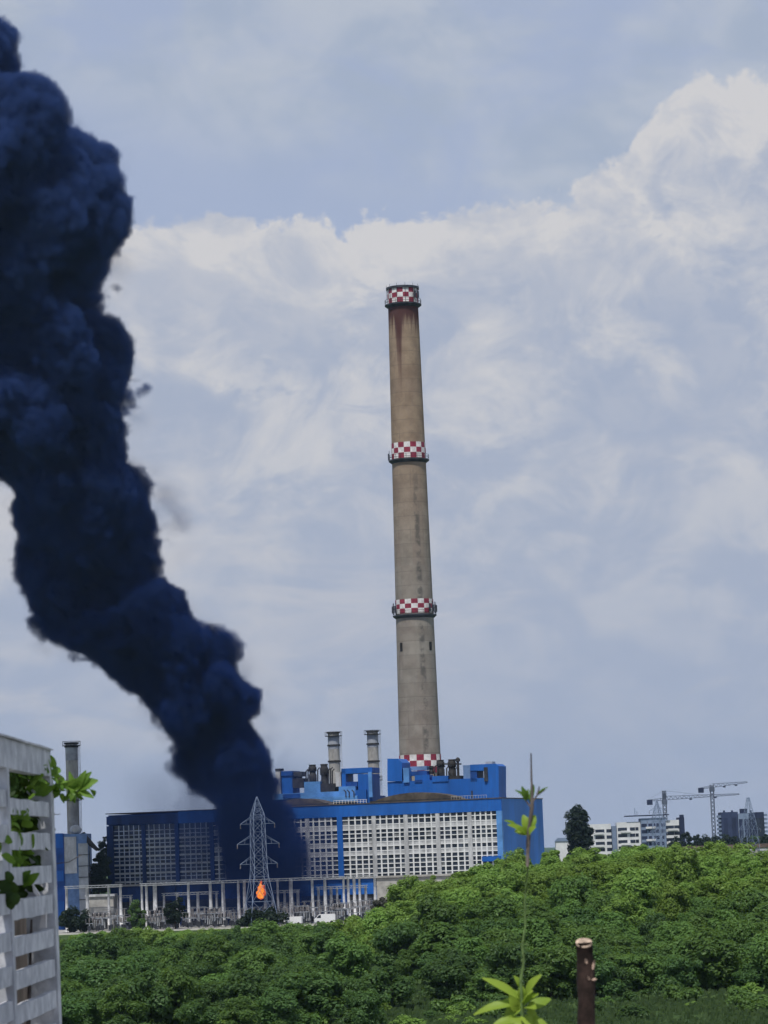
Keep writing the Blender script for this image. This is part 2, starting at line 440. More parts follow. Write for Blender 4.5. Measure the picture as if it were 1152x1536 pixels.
tag(MB().box(-150, 8, 827, 838, -.5, .06).build('road', MT['road']), 'pale service road in front of the switchyard', kind='structure')
tag(MB().box(-150, 70, 841, 990, -.5, .05).build('yard', MT['concrete']), 'grey concrete yard around the power station', kind='structure')

# ------------------------------------------------------------------ power station (turbine hall)
PHI = R(16.0)
O = at(755, 1300, 870); O.z = 0
ST = Matrix.Translation(O) @ Matrix.Rotation(-PHI, 4, 'Z'); STI = ST.inverted()
def loc(px, py, v):
    """photo pixel -> station coordinates (x along the facade, z) on the plane at depth v behind the facade"""
    o = STI @ CAMPOS; d = STI.to_3x3() @ ray(px, py)
    p = o + d * ((v - o.y) / d.y); return p.x, p.z
def LX(px, v=0, py=1290): return loc(px, py, v)[0]
def LZ(px, py, v=0): return loc(px, py, v)[1]

LEFT = LX(163); DEPTH = 50.0
TOPR = LZ(752, 1197); TOPL = LZ(163, 1222); TOP = (TOPR + TOPL) / 2
hall = thing('power_station', 'long blue power station hall with white gridded glazing beneath the tall chimney', 'power station', O, -PHI)
BANDZ = LZ(600, 1222); GRIDB = LZ(510, 1316)
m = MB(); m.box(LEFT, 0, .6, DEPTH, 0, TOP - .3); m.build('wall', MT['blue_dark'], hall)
x264, x270, x508, x516 = LX(264), LX(270), LX(508), LX(516)
m = MB(); m.box(LEFT - .2, x270 - .01, -.5, .6, BANDZ + .3, TOP - .7); m.build('cornice_band', MT['blue_shade'], hall)
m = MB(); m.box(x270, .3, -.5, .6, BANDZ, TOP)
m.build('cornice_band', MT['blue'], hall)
m = MB(); m.box(0, .25, .6, DEPTH + .2, 0, TOP); m.build('end_wall', MT['blue_lit_end'], hall)
m = MB(); m.box(-1.3, .3, -.7, .6, 8.6, BANDZ); m.build('corner_strip', MT['blue_pale'], hall)
for a, b in ((LEFT - .2, LX(172)), (x264, x270), (x508, x516)):
    m = MB(); m.box(a, b, -.6, .6, GRIDB - 1.0, BANDZ); m.build('column', MT['blue' if a > -60 else 'blue_shade'], hall)
m = MB(); m.box(LEFT - .4, .45, -.7, DEPTH + .4, TOP, TOP + .25); m.build('roof', MT['roof'], hall)
def pz(y): return LZ(490, y)
BANDS = [(1240.0, 1246.0), (1266.0, 1271.6), (1279.2, 1284.4)]
HB = [1231.8, 1239.6, 1246.4, 1252.4, 1259.0, 1265.6, 1272.0, 1278.8, 1284.8, 1291.4, 1298.4, 1305.0, 1312.4]
rp = random.Random(8)
def bay(x0, x1, ncol, style, i):
    g = MB()
    for k in range(ncol):                                   # panes tilt and differ a little from one another
        a, b = x0 + (x1 - x0) * k / ncol, x0 + (x1 - x0) * (k + 1) / ncol; zs = [GRIDB] + [pz(y) for y in reversed(HB)] + [BANDZ]
        for za, zb in zip(zs[:-1], zs[1:]):
            q = [rp.uniform(.02, .12) for _ in range(4)]; c = rp.random(); mi = 0 if c < .72 else (1 if c < .92 else 2)
            g.add([(a, q[0], za), (b, q[1], za), (b, q[2], zb), (a, q[3], zb)], [(0, 1, 2, 3)], mi)
    w = g.build('window_bay', [MT['glass'], MT['glass_pale'], MT['glass_dirty']] if style == 'W' else [MT['blue_glass'], MT['glass'], MT['blue_glass']], hall)
    m = MB()
    if style == 'W':
        for k in range(1, ncol):
            x = x0 + (x1 - x0) * k / ncol; m.box(x - .20, x + .20, -.22, .1, GRIDB, BANDZ)
        for y in HB: m.box(x0, x1, -.20, .1, pz(y) - .125, pz(y) + .125)
        m.build('mullion_grid', MT['white_frame'], w)
        m = MB()
        for a, b in BANDS: m.box(x0, x1, -.08, .1, pz(b), pz(a))
        m.build('spandrel_panel', MT['white_panel'], w)
    else:
        for k in range(1, ncol):
            x = x0 + (x1 - x0) * k / ncol; m.box(x - .14, x + .14, -.12, .1, GRIDB, BANDZ)
        for y in (1235, 1241.5, 1254.5, 1267, 1280.5, 1293.5, 1306): m.box(x0, x1, -.10, .1, pz(y) - .12, pz(y) + .12)
        m.build('mullion_grid', MT['mullion_dull'], w)
        m = MB()
        for y in (1248, 1261, 1274, 1287, 1300, 1313): m.box(x0, x1, -.35, .1, pz(y) - .27, pz(y) + .27)
        m.build('sill_strip', MT['grey_steel'], w)
edges = [172, 217, 264, 270, 319, 367, 415, 463, 508, 516, 563, 611, 659, 707, 752]
for i in range(len(edges) - 1):
    a, b = edges[i], edges[i + 1]
    if (a, b) in ((264, 270), (508, 516)): continue
    bay(LX(a), LX(b) if b < 752 else -1.3, 5 if b > 330 else 6, 'W' if a >= 319 else 'L', i)
for p in (217, 319, 367, 415, 463, 563, 611, 659, 707):
    x = LX(p); m = MB(); m.box(x - .62, x + .62, -.42, .1, GRIDB, BANDZ); m.build('pilaster', MT['white_panel'] if p > 330 else MT['blue_shade'], hall)
m = MB(); m.box(LEFT, -1.3, -.9, .1, GRIDB - .55, GRIDB); m.build('sill_ledge', MT['concrete'], hall)
for a, b, mt in ((172, 262, 'blue_shade'), (272, 330, 'blue_shade'), (450, 466, 'blue'), (470, 487, 'blue'), (491, 515, 'blue'), (522, 537, 'blue'), (541, 562, 'blue')):
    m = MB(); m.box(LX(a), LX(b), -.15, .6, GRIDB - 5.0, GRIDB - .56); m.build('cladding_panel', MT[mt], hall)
m = MB(); m.box(LX(510), LX(517), -.2, .6, 0, GRIDB - 5); m.build('column', MT['blue'], hall)
m = MB(); m.box(LX(564), -1.3, -.3, .6, 0, GRIDB - .56); m.build('plinth_wall', MT['concrete'], hall)
m = MB(); m.box(LX(725), LX(753), -1.6, -.5, pz(1300.5), pz(1293)); m.build('canopy_box', MT['blue'], hall)
# recessed dark openings at the foot
for a, b in ((180, 255), (275, 440), (450, 505), (520, 560)):
    m = MB(); m.box(LX(a), LX(b), .3, .58, 0, GRIDB - 5.0); m.build('bay_opening', MT['dark_gear'], hall)
m = MB()
for k in range(12):
    x = LX(500) + k * .9; m.bar((x, 2, TOP + .25), (x, 2, TOP + 1.3), .12)
m.bar((LX(500), 2, TOP + 1.3), (LX(500) + 10, 2, TOP + 1.3), .12); m.bar((LX(500), 2, TOP + .8), (LX(500) + 10, 2, TOP + .8), .1)
m.build('roof_railing', MT['white_frame'], hall)
m = MB()
for k in range(14):
    x = LX(675) + k * .8; m.bar((x, 4, TOP + .25), (x, 4, TOP + 1.2), .1)
m.bar((LX(675), 4, TOP + 1.2), (LX(675) + 10.4, 4, TOP + 1.2), .12)
m.build('roof_railing', MT['grey_steel'], hall)
m = MB()
for p in (800, 806):
    x = DEPTH * .8; 
m.bar((.1, DEPTH * .72, TOP), (.1, DEPTH * .72, TOP + 2.2), .18); m.bar((.1, DEPTH * .72 - 1, TOP + 2.3), (.1, DEPTH * .72 + 1, TOP + 2.0), .18)
m.build('roof_aerial', MT['rust_dark'], hall)

# curved dark roofs lying behind the cornice
def arch_roof(px0, px1, py, v0, v1, rise, mat, label):
    x0, x1 = LX(px0, v0, py), LX(px1, v0, py)
    o = thing('roof_vault', label, 'roof vault', O, -PHI)
    n = 12; poly = [(x0, TOP + .26)] + [(x0 + (x1 - x0) * k / n, TOP + .3 + rise * math.sin(math.pi * k / n) ** .7) for k in range(n + 1)] + [(x1, TOP + .26)]
    MB().prism(poly, v0, v1).build('shell', MT[mat], o)
    MB().box(x0 - .2, x1 + .2, v0 - .3, v0 - .01, TOP + .27, TOP + .9).build('gutter', MT['rust_dark'], o)
    return o
arch_roof(556, 690, 1197, 12, 22, 2.6, 'roof', 'low dark brown vaulted roof before the boiler house by the chimney foot')
arch_roof(405, 492, 1205, 12, 22, 2.2, 'roof', 'low sooty vaulted roof at the edge of the smoke')

# ------------------------------------------------------------------ boiler houses behind the hall
BV = 30.0
def boiler_box(root, name, mat, x0, x1, y0, y1, v0=BV, dv=10.0, low=None):
    a, zt = loc(x0, y0, v0); b, _ = loc(x1, y0, v0)
    zb = loc(x0, y1, v0)[1] if low is None else low
    m = MB(); m.box(a, b, v0, v0 + dv, zb, zt); return m.build(name, MT[mat], root)
def vessel(root, px, py0, py1, w, v0, mat='rust_dark'):
    x, zt = loc(px, py0, v0); zb = loc(px, py1, v0)[1]; r = w * mpp(900) / 2; h = zt - zb
    m = MB(); m.lathe([(r * .8, 0), (r, h * .1), (r, h * .45), (r * .82, h * .5), (r * .82, h * .62), (r * 1.05, h * .66), (r * 1.05, h * .86), (r * .86, h * .9), (r * .86, h * .96), (r, h)], (x, v0, zb), 14)
    return m.build('separator_vessel', MT[mat], root, True)

bA = thing('boiler_house', 'smaller blue boiler house with two dark vessels beside the black smoke', 'boiler house', O, -PHI)
boiler_box(bA, 'lower_block', 'blue_dark', 411, 556, 1199, 1199, BV + 1, 16, 0) 
boiler_box(bA, 'ledge', 'blue_pale', 411, 532, 1191, 1200, BV - .6, 2.0)
boiler_box(bA, 'ledge', 'blue_pale', 468, 536, 1196, 1204, BV - 2.0, 1.3)
boiler_box(bA, 'white_duct', 'white_panel', 413, 420, 1156, 1192, BV - .2, 3)
boiler_box(bA, 'duct_cap', 'rust_dark', 412.6, 420.4, 1153, 1156, BV - .4, 3.4)
boiler_box(bA, 'tower', 'blue', 422, 438, 1157, 1191, BV + .3, 7)
boiler_box(bA, 'tower_cap', 'blue_dark', 421.5, 438.4, 1157, 1164, BV - .1, 7.6)
boiler_box(bA, 'dark_hopper', 'rust_dark', 438.5, 455, 1168, 1182, BV, 5)
boiler_box(bA, 'hopper_cap', 'dark_gear', 437, 452, 1158, 1165, BV + 1, 5)
boiler_box(bA, 'hopper_neck', 'dark_gear', 442, 449, 1165, 1168, BV + 1.5, 3)
boiler_box(bA, 'fan_casing', 'blue_pale', 456, 480, 1173, 1191, BV - .3, 6)
boiler_box(bA, 'louvre', 'blue_dark', 424, 450, 1191.5, 1197.5, BV - .9, .28)
boiler_box(bA, 'step_block', 'blue_pale', 508, 533, 1180, 1191, BV - .5, 6)
vessel(bA, 468.5, 1147, 1175, 12, BV + 3)
vessel(bA, 486, 1146, 1192, 12.5, BV + 2.6)
boiler_box(bA, 'skirt', 'rust_dark', 478, 502, 1176, 1191.5, BV + .2, 5)
boiler_box(bA, 'grey_duct', 'white_panel', 503, 511, 1158, 1180, BV + 1, 3)
for a, b, c, d in ((512, 518, 1153, 1180), (512, 558, 1153, 1161), (536.5, 543, 1161, 1192), (543.1, 558, 1161.1, 1206)):
    boiler_box(bA, 'portal_frame', 'blue', a, b, c, d, BV + .1 * (a - 512) / 20, 8)
boiler_box(bA, 'portal_sill', 'blue_dark', 518.2, 536, 1173, 1180, BV + .6, 7)
boiler_box(bA, 'lower_block', 'blue', 533, 549, 1185, 1210, BV - 1.2, 1.1)
boiler_box(bA, 'downcomer', 'blue_pale', 552, 557.4, 1158, 1196, BV - .7, .6)
m = MB()
for px in (459, 462, 476.5, 492.5, 496, 498.5):
    x0, z0 = loc(px, 1150 + (px % 5), BV + 2); x1, z1 = loc(px, 1180, BV + 2)
    m.tube([(x0 + .6, BV + 2, z0), (x0, BV + 2, z0 - .6), (x1, BV + 2, z1)], .2, 6)
m.build('pipework', MT['rust_dark'], bA)
m = MB()
for px in (519, 524, 531):
    x, z = loc(px, 1196, BV - 2.2); m.tube([(x, BV - 2.2, z), (x, BV - 2.2, z + 1.6), (x - .6, BV - 2.2, z + 2.2)], .18, 6)
m.build('vent_pipe', MT['dark_gear'], bA)

bB = thing('boiler_house', 'larger blue boiler house in front of the tall chimney foot', 'boiler house', O, -PHI)
boiler_box(bB, 'lower_block', 'blue', 581, 748, 1173, 1200, BV, 8.6, 0)
def boiler_poly(root, name, mat, pts, v0, dv):
    MB().prism([loc(p[0], p[1], v0) for p in pts][::-1], v0, v0 + dv).build(name, MT[mat], root)
boiler_poly(bB, 'tower', 'blue', [(581, 1138), (597, 1138), (603, 1144), (603, 1172), (581, 1172)], BV - .4, 9)
boiler_box(bB, 'pale_duct', 'blue_pale', 604.5, 613, 1152, 1174, BV - .6, 3)
boiler_box(bB, 'gallery', 'blue_dark', 613.5, 640, 1157, 1164, BV + 1, 4)
boiler_box(bB, 'gallery', 'blue_duct', 615, 640, 1150, 1156, BV + 2, 4)
boiler_box(bB, 'step_block', 'blue', 622, 644, 1163, 1173, BV + .5, 4)
boiler_box(bB, 'dark_recess', 'blue_dark', 622, 633, 1170, 1174, BV - .25, .24)
boiler_box(bB, 'step_block', 'blue', 648, 672, 1164.5, 1173, BV - .3, 7)
vessel(bB, 660.5, 1140, 1166, 12, BV + 3)
vessel(bB, 677.5, 1139, 1172, 12.5, BV + 2.6)
vessel(bB, 647, 1149, 1161, 7, BV + 4)
x, zt = loc(686.5, 1138, BV + 2); zb = loc(686.5, 1173, BV + 2)[1]
m = MB(); m.tube([(x, BV + 2, zb), (x, BV + 2, zt)], .38, 8); m.lathe([(.3, 0), (.75, .3), (.75, .9), (.2, 1.4)], (x, BV + 2, zt - 1), 10); m.build('vent_pipe', MT['rust_dark'], bB)
boiler_box(bB, 'skirt', 'rust_dark', 674, 691, 1164, 1173, BV + .3, 5)
boiler_box(bB, 'grey_duct', 'blue_duct', 694.5, 705, 1148, 1174, BV + .4, 4)
boiler_poly(bB, 'portal_frame', 'blue', [(705.2, 1147), (743, 1145.5), (748, 1149), (748, 1197), (731, 1197), (731, 1156), (705.2, 1156)], BV - .2, 9)
boiler_box(bB, 'portal_frame', 'blue_dark', 705.2, 715, 1156, 1173, BV, 8)
boiler_box(bB, 'portal_sill', 'blue', 715, 731, 1168, 1173, BV + .3, 7)
boiler_box(bB, 'dark_duct', 'dark_gear', 725.5, 731, 1151, 1172, BV - .6, 1.2)
boiler_box(bB, 'roof_hatch', 'grey_steel', 728, 738, 1142.5, 1146, BV + 2, 4)
m = MB()
for px in (652, 656, 665, 670, 683):
    x0, z0 = loc(px, 1148 + (px % 4), BV + 1.5); x1, z1 = loc(px, 1168, BV + 1.5)
    m.tube([(x0 + .5, BV + 1.5, z0), (x0, BV + 1.5, z0 - .5), (x1, BV + 1.5, z1)], .2, 6)
m.bar((*(lambda q: (q[0], BV + 2.6, q[1]))(loc(660, 1146, BV + 2.6)),), (*(lambda q: (q[0], BV + 2.6, q[1]))(loc(692, 1146, BV + 2.6)),), .5)
m.build('pipework', MT['rust_dark'], bB)
boiler_box(bB, 'rail_post', 'dark_gear', 706.5, 708.5, 1186, 1197, BV - 4, .5)

# ------------------------------------------------------------------ the tall chimney
CD = 1000.0
ct = at(604.5, 432, CD); cb = at(628, 1140, CD)
cx = (ct.x + cb.x) / 2 + .15; CH = ct.z
chim = thing('chimney', 'very tall stained concrete chimney with red and white chequered bands', 'chimney', (cx, CD, 0))
def crad(z):
    z1, z2 = zat(606, 470, CD), zat(627, 1125, CD)
    r1, r2 = 46.0 * mpp(CD) / 2, 61.5 * mpp(CD) / 2
    k = (z - z2) / (z1 - z2); return r2 + (r1 - r2) * (k if k > 0 else k * 1.1)
prof = [(crad(z), z) for z in np.linspace(0, CH - .4, 60)]
m = MB(); m.lathe(prof, n=64, cap=False); m.lathe([(crad(CH) - .05, CH - .4), (crad(CH) - .9, CH - .4), (crad(CH) - .9, CH - 6)], n=64, cap=False)
m.build('shaft', MT['chimney'], chim, True)
def check_band(z0, z1, rows, nchk, r0, miss=()):
    m = MB(); n = nchk * 3
    for j in range(rows):
        za, zb = z0 + (z1 - z0) * j / rows, z0 + (z1 - z0) * (j + 1) / rows
        for k in range(n):
            a0, a1 = 2 * math.pi * k / n, 2 * math.pi * (k + 1) / n
            ra, rb = crad(za) + r0, crad(zb) + r0
            m.add([(ra * math.cos(a0), ra * math.sin(a0), za), (ra * math.cos(a1), ra * math.sin(a1), za), (rb * math.cos(a1), rb * math.sin(a1), zb), (rb * math.cos(a0), rb * math.sin(a0), zb)], [(0, 1, 2, 3)], ((k // 3) + j) % 2)
    m.build('chequered_band', [MT['white'], MT['red']], chim, True)
def gallery(z, wide=1.1, h=1.6):
    r = crad(z); g = MB(); g.lathe([(r + .02, -.9), (r + wide, -.1), (r + wide, .22), (r + .02, .22)], (0, 0, z), 48, cap=False)
    o = g.build('gallery', MT['dark_gear'], chim)
    m = MB(); n = 22
    for k in range(n):
        a = 2 * math.pi * k / n; p = Vector(((r + wide - .1) * math.cos(a), (r + wide - .1) * math.sin(a), z + .2))
        m.bar(p, p + Vector((0, 0, h)), .12)
        a2 = 2 * math.pi * (k + 1) / n; q = Vector(((r + wide - .1) * math.cos(a2), (r + wide - .1) * math.sin(a2), z + .2))
        for hh in (h, h * .5): m.bar(p + Vector((0, 0, hh)), q + Vector((0, 0, hh)), .1)
    m.build('railing', MT['rust_dark'], o)
zb = lambda py: zat(CX + (py - 432) * .033 + 28, py, CD)
check_band(zb(456), zb(434.5), 3, 16, .12); check_band(zb(689), zb(665.5), 3, 17, .12); check_band(zb(921), zb(900), 3, 18, .12); check_band(zb(1160), zb(1132.5), 3, 18, .12)
gallery(zb(458.5)); gallery(zb(691.5)); gallery(zb(924), 1.0, 1.3)
m = MB(); r = crad(CH); m.lathe([(r + .1, 0), (r + .55, 0), (r + .55, .7), (r - .8, .7)], (0, 0, CH - .6), 48, cap=False); m.build('rim', MT['dark_gear'], chim)
m = MB()
for k in range(12):
    a = 2 * math.pi * k / 12 + .15; p = Vector(((r + .5) * math.cos(a), (r + .5) * math.sin(a), CH)); m.bar(p - Vector((0, 0, 5.6)), p + Vector((0, 0, .9)), .12)
m.build('lightning_rods', MT['rust_dark'], chim)
for a in (-.86, .84):                                       # two small dark openings
    z = zb(971); r = crad(z); M_ = Matrix.Rotation(a, 4, 'Z')
    m = MB(); m.box(-.55, .55, -r - .12, -r + .8, z - 1.4, z + 1.4); m.v = [tuple(M_ @ Vector(v)) for v in m.v]; m.build('opening', MT['tyre'], chim)
def antennas(z, angs):
    for a in angs:
        r = crad(z) + .95; M_ = Matrix.Rotation(a, 4, 'Z'); m = MB()
        m.box(-.28, .28, -r - .35, -r, z - .9, z + 1.3); m.bar((0, -r + .1, z - 1.4), (0, -r + .1, z + 2.3), .2)
        m.bar((0, -r + .1, z + .3), (0, -crad(z) + .1, z + .3), .14)
        m.v = [tuple(M_ @ Vector(v)) for v in m.v]; m.build('antenna', MT['dark_gear'], chim)
antennas(zb(915), (-1.3, -1.05, -1.55, .75, .98, 1.2, 1.45)); antennas(zb(446), (.72, .95)); antennas(zb(686), (-1.5,))

# ------------------------------------------------------------------ slim steel stacks
def stack(px, py0, D, w, rings, label, plats=(), low=0.0, dark_top=True):
    t_ = at(px, py0, D); r = w * mpp(D) / 2
    o = thing('steel_stack', label, 'stack', (t_.x, D, low)); H = t_.z - low
    m = MB(); m.lathe([(r * 1.06, 0), (r, H * .5), (r, H)], n=28, cap=False); m.lathe([(r - .12, H), (r - .12, H - 3)], n=28, cap=False)
    m.build('shaft', MT['stack_steel'], o, True)
    for k, py in enumerate(rings):
        z = zat(px, py, D) - low; m = MB(); m.lathe([(r + .01, -.25), (r + .28, -.25), (r + .28, .25), (r + .01, .25)], (0, 0, z), 28, cap=False); m.build('stiffener_ring', MT['rust_dark'], o)
    if dark_top:
        m = MB(); m.lathe([(r + .03, H - 1.4), (r + .03, H - 5.2)], n=28, cap=False); m.build('sooty_collar', MT['gear_steel'], o, True)
    for py in plats:
        z = zat(px, py, D) - low; m = MB(); m.lathe([(r + .01, 0), (r + .9, 0), (r + .9, .18), (r + .01, .18)], (0, 0, z), 28, cap=False); p_ = m.build('platform', MT['rust_dark'], o)
        m = MB()
        for k in range(12):
            a = 2 * math.pi * k / 12; q = Vector(((r + .85) * math.cos(a), (r + .85) * math.sin(a), z + .15)); a2 = 2 * math.pi * (k + 1) / 12
            q2 = Vector(((r + .85) * math.cos(a2), (r + .85) * math.sin(a2), z + .15)); u = Vector((0, 0, 1.2)); m.bar(q, q + u, .1); m.bar(q + u, q2 + u, .1)
        m.build('railing', MT['rust_dark'], p_)
    m = MB(); m.bar((r + .25, -.1, 0), (r + .25, -.1, H - 1), .16); m.bar((r + .65, -.1, 0), (r + .65, -.1, H - 1), .16)
    for k in range(int(H / 1.2)): m.bar((r + .25, -.1, k * 1.2), (r + .65, -.1, k * 1.2), .1)
    m.build('ladder', MT['grey_steel'], o)
    return o
stack(500, 1098.5, 950, 17, (1099, 1118, 1142), 'left of two slim grey steel stacks behind the smaller boiler house', (1104.5,))
stack(558.5, 1096, 952, 16.5, (1097, 1116, 1142, 1166), 'right of two slim grey steel stacks between the boiler houses', (1102, 1171))
stack(107, 1114, 905, 18.5, (1115, 1120), 'slim grey steel stack left of the station beside the slatted screen', (1119, 1201))

# low plant building left of the hall
x0, x1 = xat(78, 1300, 888), xat(131, 1300, 888)
an = thing('annex_building', 'narrow pale annex with blue panels at the foot of the left stack', 'building', ((x0 + x1) / 2, 888, 0))
h = zat(105, 1250, 888); w = x1 - x0; xm = xat(97, 1300, 888) - (x0 + x1) / 2
MB().box(xm, w / 2, 0, 14, 0, h - .2).build('wall', MT['blue_duct'], an)
MB().box(-w / 2, xm - .02, -.5, 14, 0, h).build('stair_tower', MT['blue_dark'], an)
for a, b in ((1250, 1272), (1306, 1322), (1352, 1378)):
    MB().box(-w / 2 - .1, xm - .3, -.75, -.5, max(.1, zat(90, b, 888)), zat(90, a, 888)).build('panel', MT['blue'], an)
MB().box(xm, w / 2 - 3, -.3, 0, zat(110, 1310, 888), zat(110, 1255, 888)).build('panel', MT['white_panel'], an)
m = MB(); m.box(w / 2 - 2.4, w / 2 + .3, -1, -.1, 0, h - 3)
m.build('side_duct', MT['grey_steel'], an)
m = MB()
for k in range(7): m.bar((w / 2 - 2.5, -1.2, 2 + k * 3.2), (w / 2 + .8, -1.2, 2 + k * 3.2), .2)
m.bar((w / 2 + .8, -1.2, 0), (w / 2 + .8, -1.2, h - 2), .22)
m.build('stair_frame', MT['rust_dark'], an)
m = MB(); m.lathe([(.2, 0), (1.5, .3), (1.8, 1.2), (1.3, 2.2), (.3, 2.5)], (xm + 3.2, 2, h - .2), 14); m.build('roof_vent', MT['white_panel'], an, True)
m = MB(); m.tube([(xm + 5.2, 2, h - .3), (xm + 6, 1.4, h - 1.5), (xm + 8, 0, h - 3.5), (xm + 9.6, -.6, h - 5)], [.9, .9, .7, .5], 8); m.build('conveyor_duct', MT['rust_dark'], an)

# ------------------------------------------------------------------ switchyard
GD = 858.0
zbeam = (zat(163, 1326, GD) + zat(540, 1315, GD)) / 2
def gantry(pxs, D, label, dz=0.0):
    xs = [xat(p, 1350, D) for p in pxs]; c = (xs[0] + xs[-1]) / 2
    o = thing('switchyard_gantry', label, 'gantry', (c, D, 0.0), 0, 'gantries of the switchyard'); H = zbeam + dz
    for k, x in enumerate(xs):
        wid = .42 + .16 * ((k * 7 + int(pxs[0])) % 3) / 2
        m = MB(); m.tube([(x - c, 0, 0), (x - c, 0, H - .2)], [wid, wid * .72], 8); m.build('post', MT['concrete_post'], o, True)
    m = MB(); a, b = xs[0] - c - .6, xs[-1] - c + .6
    for dy in (-.35, .35):
        m.bar((a, dy, H), (b, dy, H), .2); m.bar((a, dy, H - .6), (b, dy, H - .6), .16)
    n = max(2, int((b - a) / 1.0))
    for k in range(n):
        x_ = a + (b - a) * k / n; x2 = a + (b - a) * (k + 1) / n
        m.bar((x_, -.35, H - .6 * (k % 2)), (x2, -.35, H - .6 * ((k + 1) % 2)), .1)
    m.build('beam', MT['grey_steel'], o)
    return o
gantry((100, 131, 163, 181), GD, 'leftmost gantry, four pale posts beside the annex building')
gantry((213, 220, 232), GD + 2, 'narrow gantry of three close posts behind the two dark bushes')
gantry((234, 283, 316, 334), GD, 'wide gantry before the darkened glazing, left of the pylon')
gantry((336, 358, 367, 417, 436), GD + 1, 'gantry standing around the flame behind the lattice pylon')
gantry((438, 469, 488, 516), GD, 'gantry in front of the first white glazing bays')
gantry((523, 532, 540, 563), GD + 2, 'rightmost gantry at the edge of the green slope')
gantry((146, 176, 196), GD + 9, 'low second row gantry behind the control hut', -3.2)
gantry((246, 266, 297, 325), GD + 9, 'low second row gantry behind the darker round bush', -3.0)
gantry((398, 409, 427, 447), GD + 9, 'low second row gantry right behind the flame', -3.4)
gantry((478, 497, 506, 549), GD + 9, 'low second row gantry behind the parked white van', -2.8)
def make_gear(h, arm):
    o = thing('switchgear_post', 'small switchgear post with pale insulators in the crowded switchyard', 'switchgear', (0, 0, 0), 0, 'switchgear posts of the switchyard')
    m = MB(); m.tube([(0, 0, 0), (0, 0, h * .55)], .17, 6); m.bar((-arm, 0, h * .55), (arm, 0, h * .55), .24); m.build('stand', MT['gear_steel'], o)
    for x in (-arm * .9, 0, arm * .9):
        m = MB(); z = h * .55 + .1; pr = []
        for k in range(5): pr += [(.13, k * .28), (.26, k * .28 + .08), (.13, k * .28 + .16)]
        m.lathe(pr, (x, 0, z), 8); m.build('insulator', MT['porcelain'], o, True)
    m = MB(); m.bar((-arm * 1.2, 0, h * .55 + 1.6), (arm * 1.2, 0, h * .55 + 1.6), .13); m.build('busbar', MT['gear_steel'], o)
    m = MB(); m.box(-.5, .5, -.4, .4, .4, 1.7); m.build('control_box', MT['dark_gear'], o)
    return o
gears = [make_gear(5.2, 1.5), make_gear(6.8, 1.9), make_gear(4.2, 1.1)]
rg = random.Random(11); first = [True] * 3
spots = []
for D in (846, 851, 855, 862, 866):
    px = 128 + rg.uniform(0, 12)
    while px < 572:
        spots.append((px, D)); px += rg.uniform(13, 24)
for px, D in spots:
    k = rg.randrange(3); x = xat(px, 1360, D)
    if 372 < px < 412 and D < 850: continue
    if first[k]:
        gears[k].location = (x, D, 0.05); first[k] = False
    else: dup(gears[k], (x, D, .05), rg.uniform(-.4, .4), rg.uniform(.8, 1.15))
def transformer(px, D, label, sc=1.0):
    o = thing('transformer', label, 'transformer', (xat(px, 1370, D), D, .05), 0, 'transformers in the switchyard')
    MB().box(-2.2, 2.2, -1.3, 1.3, .5, 3.6).build('tank', MT['dark_gear'], o)
    m = MB()
    for k in range(9): m.box(-2.0 + k * .46, -1.8 + k * .46, -1.9, -1.31, .8, 3.2)
    m.build('radiator', MT['grey_steel'], o)
    for x in (-1.3, 0, 1.3):
        m = MB(); m.lathe([(.3, 0), (.42, .15), (.25, .4), (.36, .55), (.2, .8), (.3, .95), (.1, 1.5)], (x, 0, 3.6), 10); m.build('bushing', MT['porcelain'], o, True)
    m = MB(); m.tube([(-1.8, .8, 4.6), (1.8, .8, 4.6)], .45, 10); m.build('conservator', MT['dark_gear'], o, True)
transformer(148, 853, 'dark transformer left of the two round dark bushes')
transformer(232, 854, 'dark transformer between the two round dark bushes')
transformer(322, 853, 'dark transformer under the shaded left glazing')
transformer(455, 854, 'dark transformer just right of the lattice pylon')
transformer(507, 854, 'dark transformer behind the white van')

hut = thing('control_hut', 'low pale flat roofed hut at the left end of the switchyard', 'hut', (xat(150, 1350, 862), 862, 0.05))
w = 40 * mpp(862) / 2; hh = zat(150, 1342, 862)
MB().box(-w, w, 0, 8, 0, hh - .6).build('wall', MT['concrete'], hut); MB().box(-w - .4, w + .4, -.5, 8.4, hh - .6, hh).build('roof', MT['white_panel'], hut)
for x in (-2.4, .6, 2.6): MB().box(x - .6, x + .6, -.08, 0, 1.4, 3).build('window', MT['glass'], hut)

def van(px, D, label, rz, sc=1.0):
    o = thing('van', label, 'van', (xat(px, 1380, D), D, .08), rz); o.scale = (sc,) * 3
    poly = [(-2.7, .45), (2.7, .45), (2.75, 2.35), (2.6, 2.5), (-1.2, 2.5), (-1.55, 2.4), (-2.25, 1.55), (-2.72, 1.35)]
    MB().prism(poly, -1, 1).build('body', MT['vehicle'], o)
    MB().prism([(-2.16, 1.56), (-1.53, 2.3), (-1.0, 2.3), (-1.0, 1.56)], -1.02, 1.02).build('window', MT['glass'], o)
    for x in (-1.75, 1.75):
        for y in (-.95, .95):
            m = MB(); m.tube([(x, y - .12, .42), (x, y + .12, .42)], .42, 14); m.build('wheel', MT['tyre'], o)
van(487, 842, 'white van parked on the road right of the lattice pylon', R(4), 1.05)
van(440, 842, 'white van half hidden by bushes at the pylon foot', R(-10), .9)

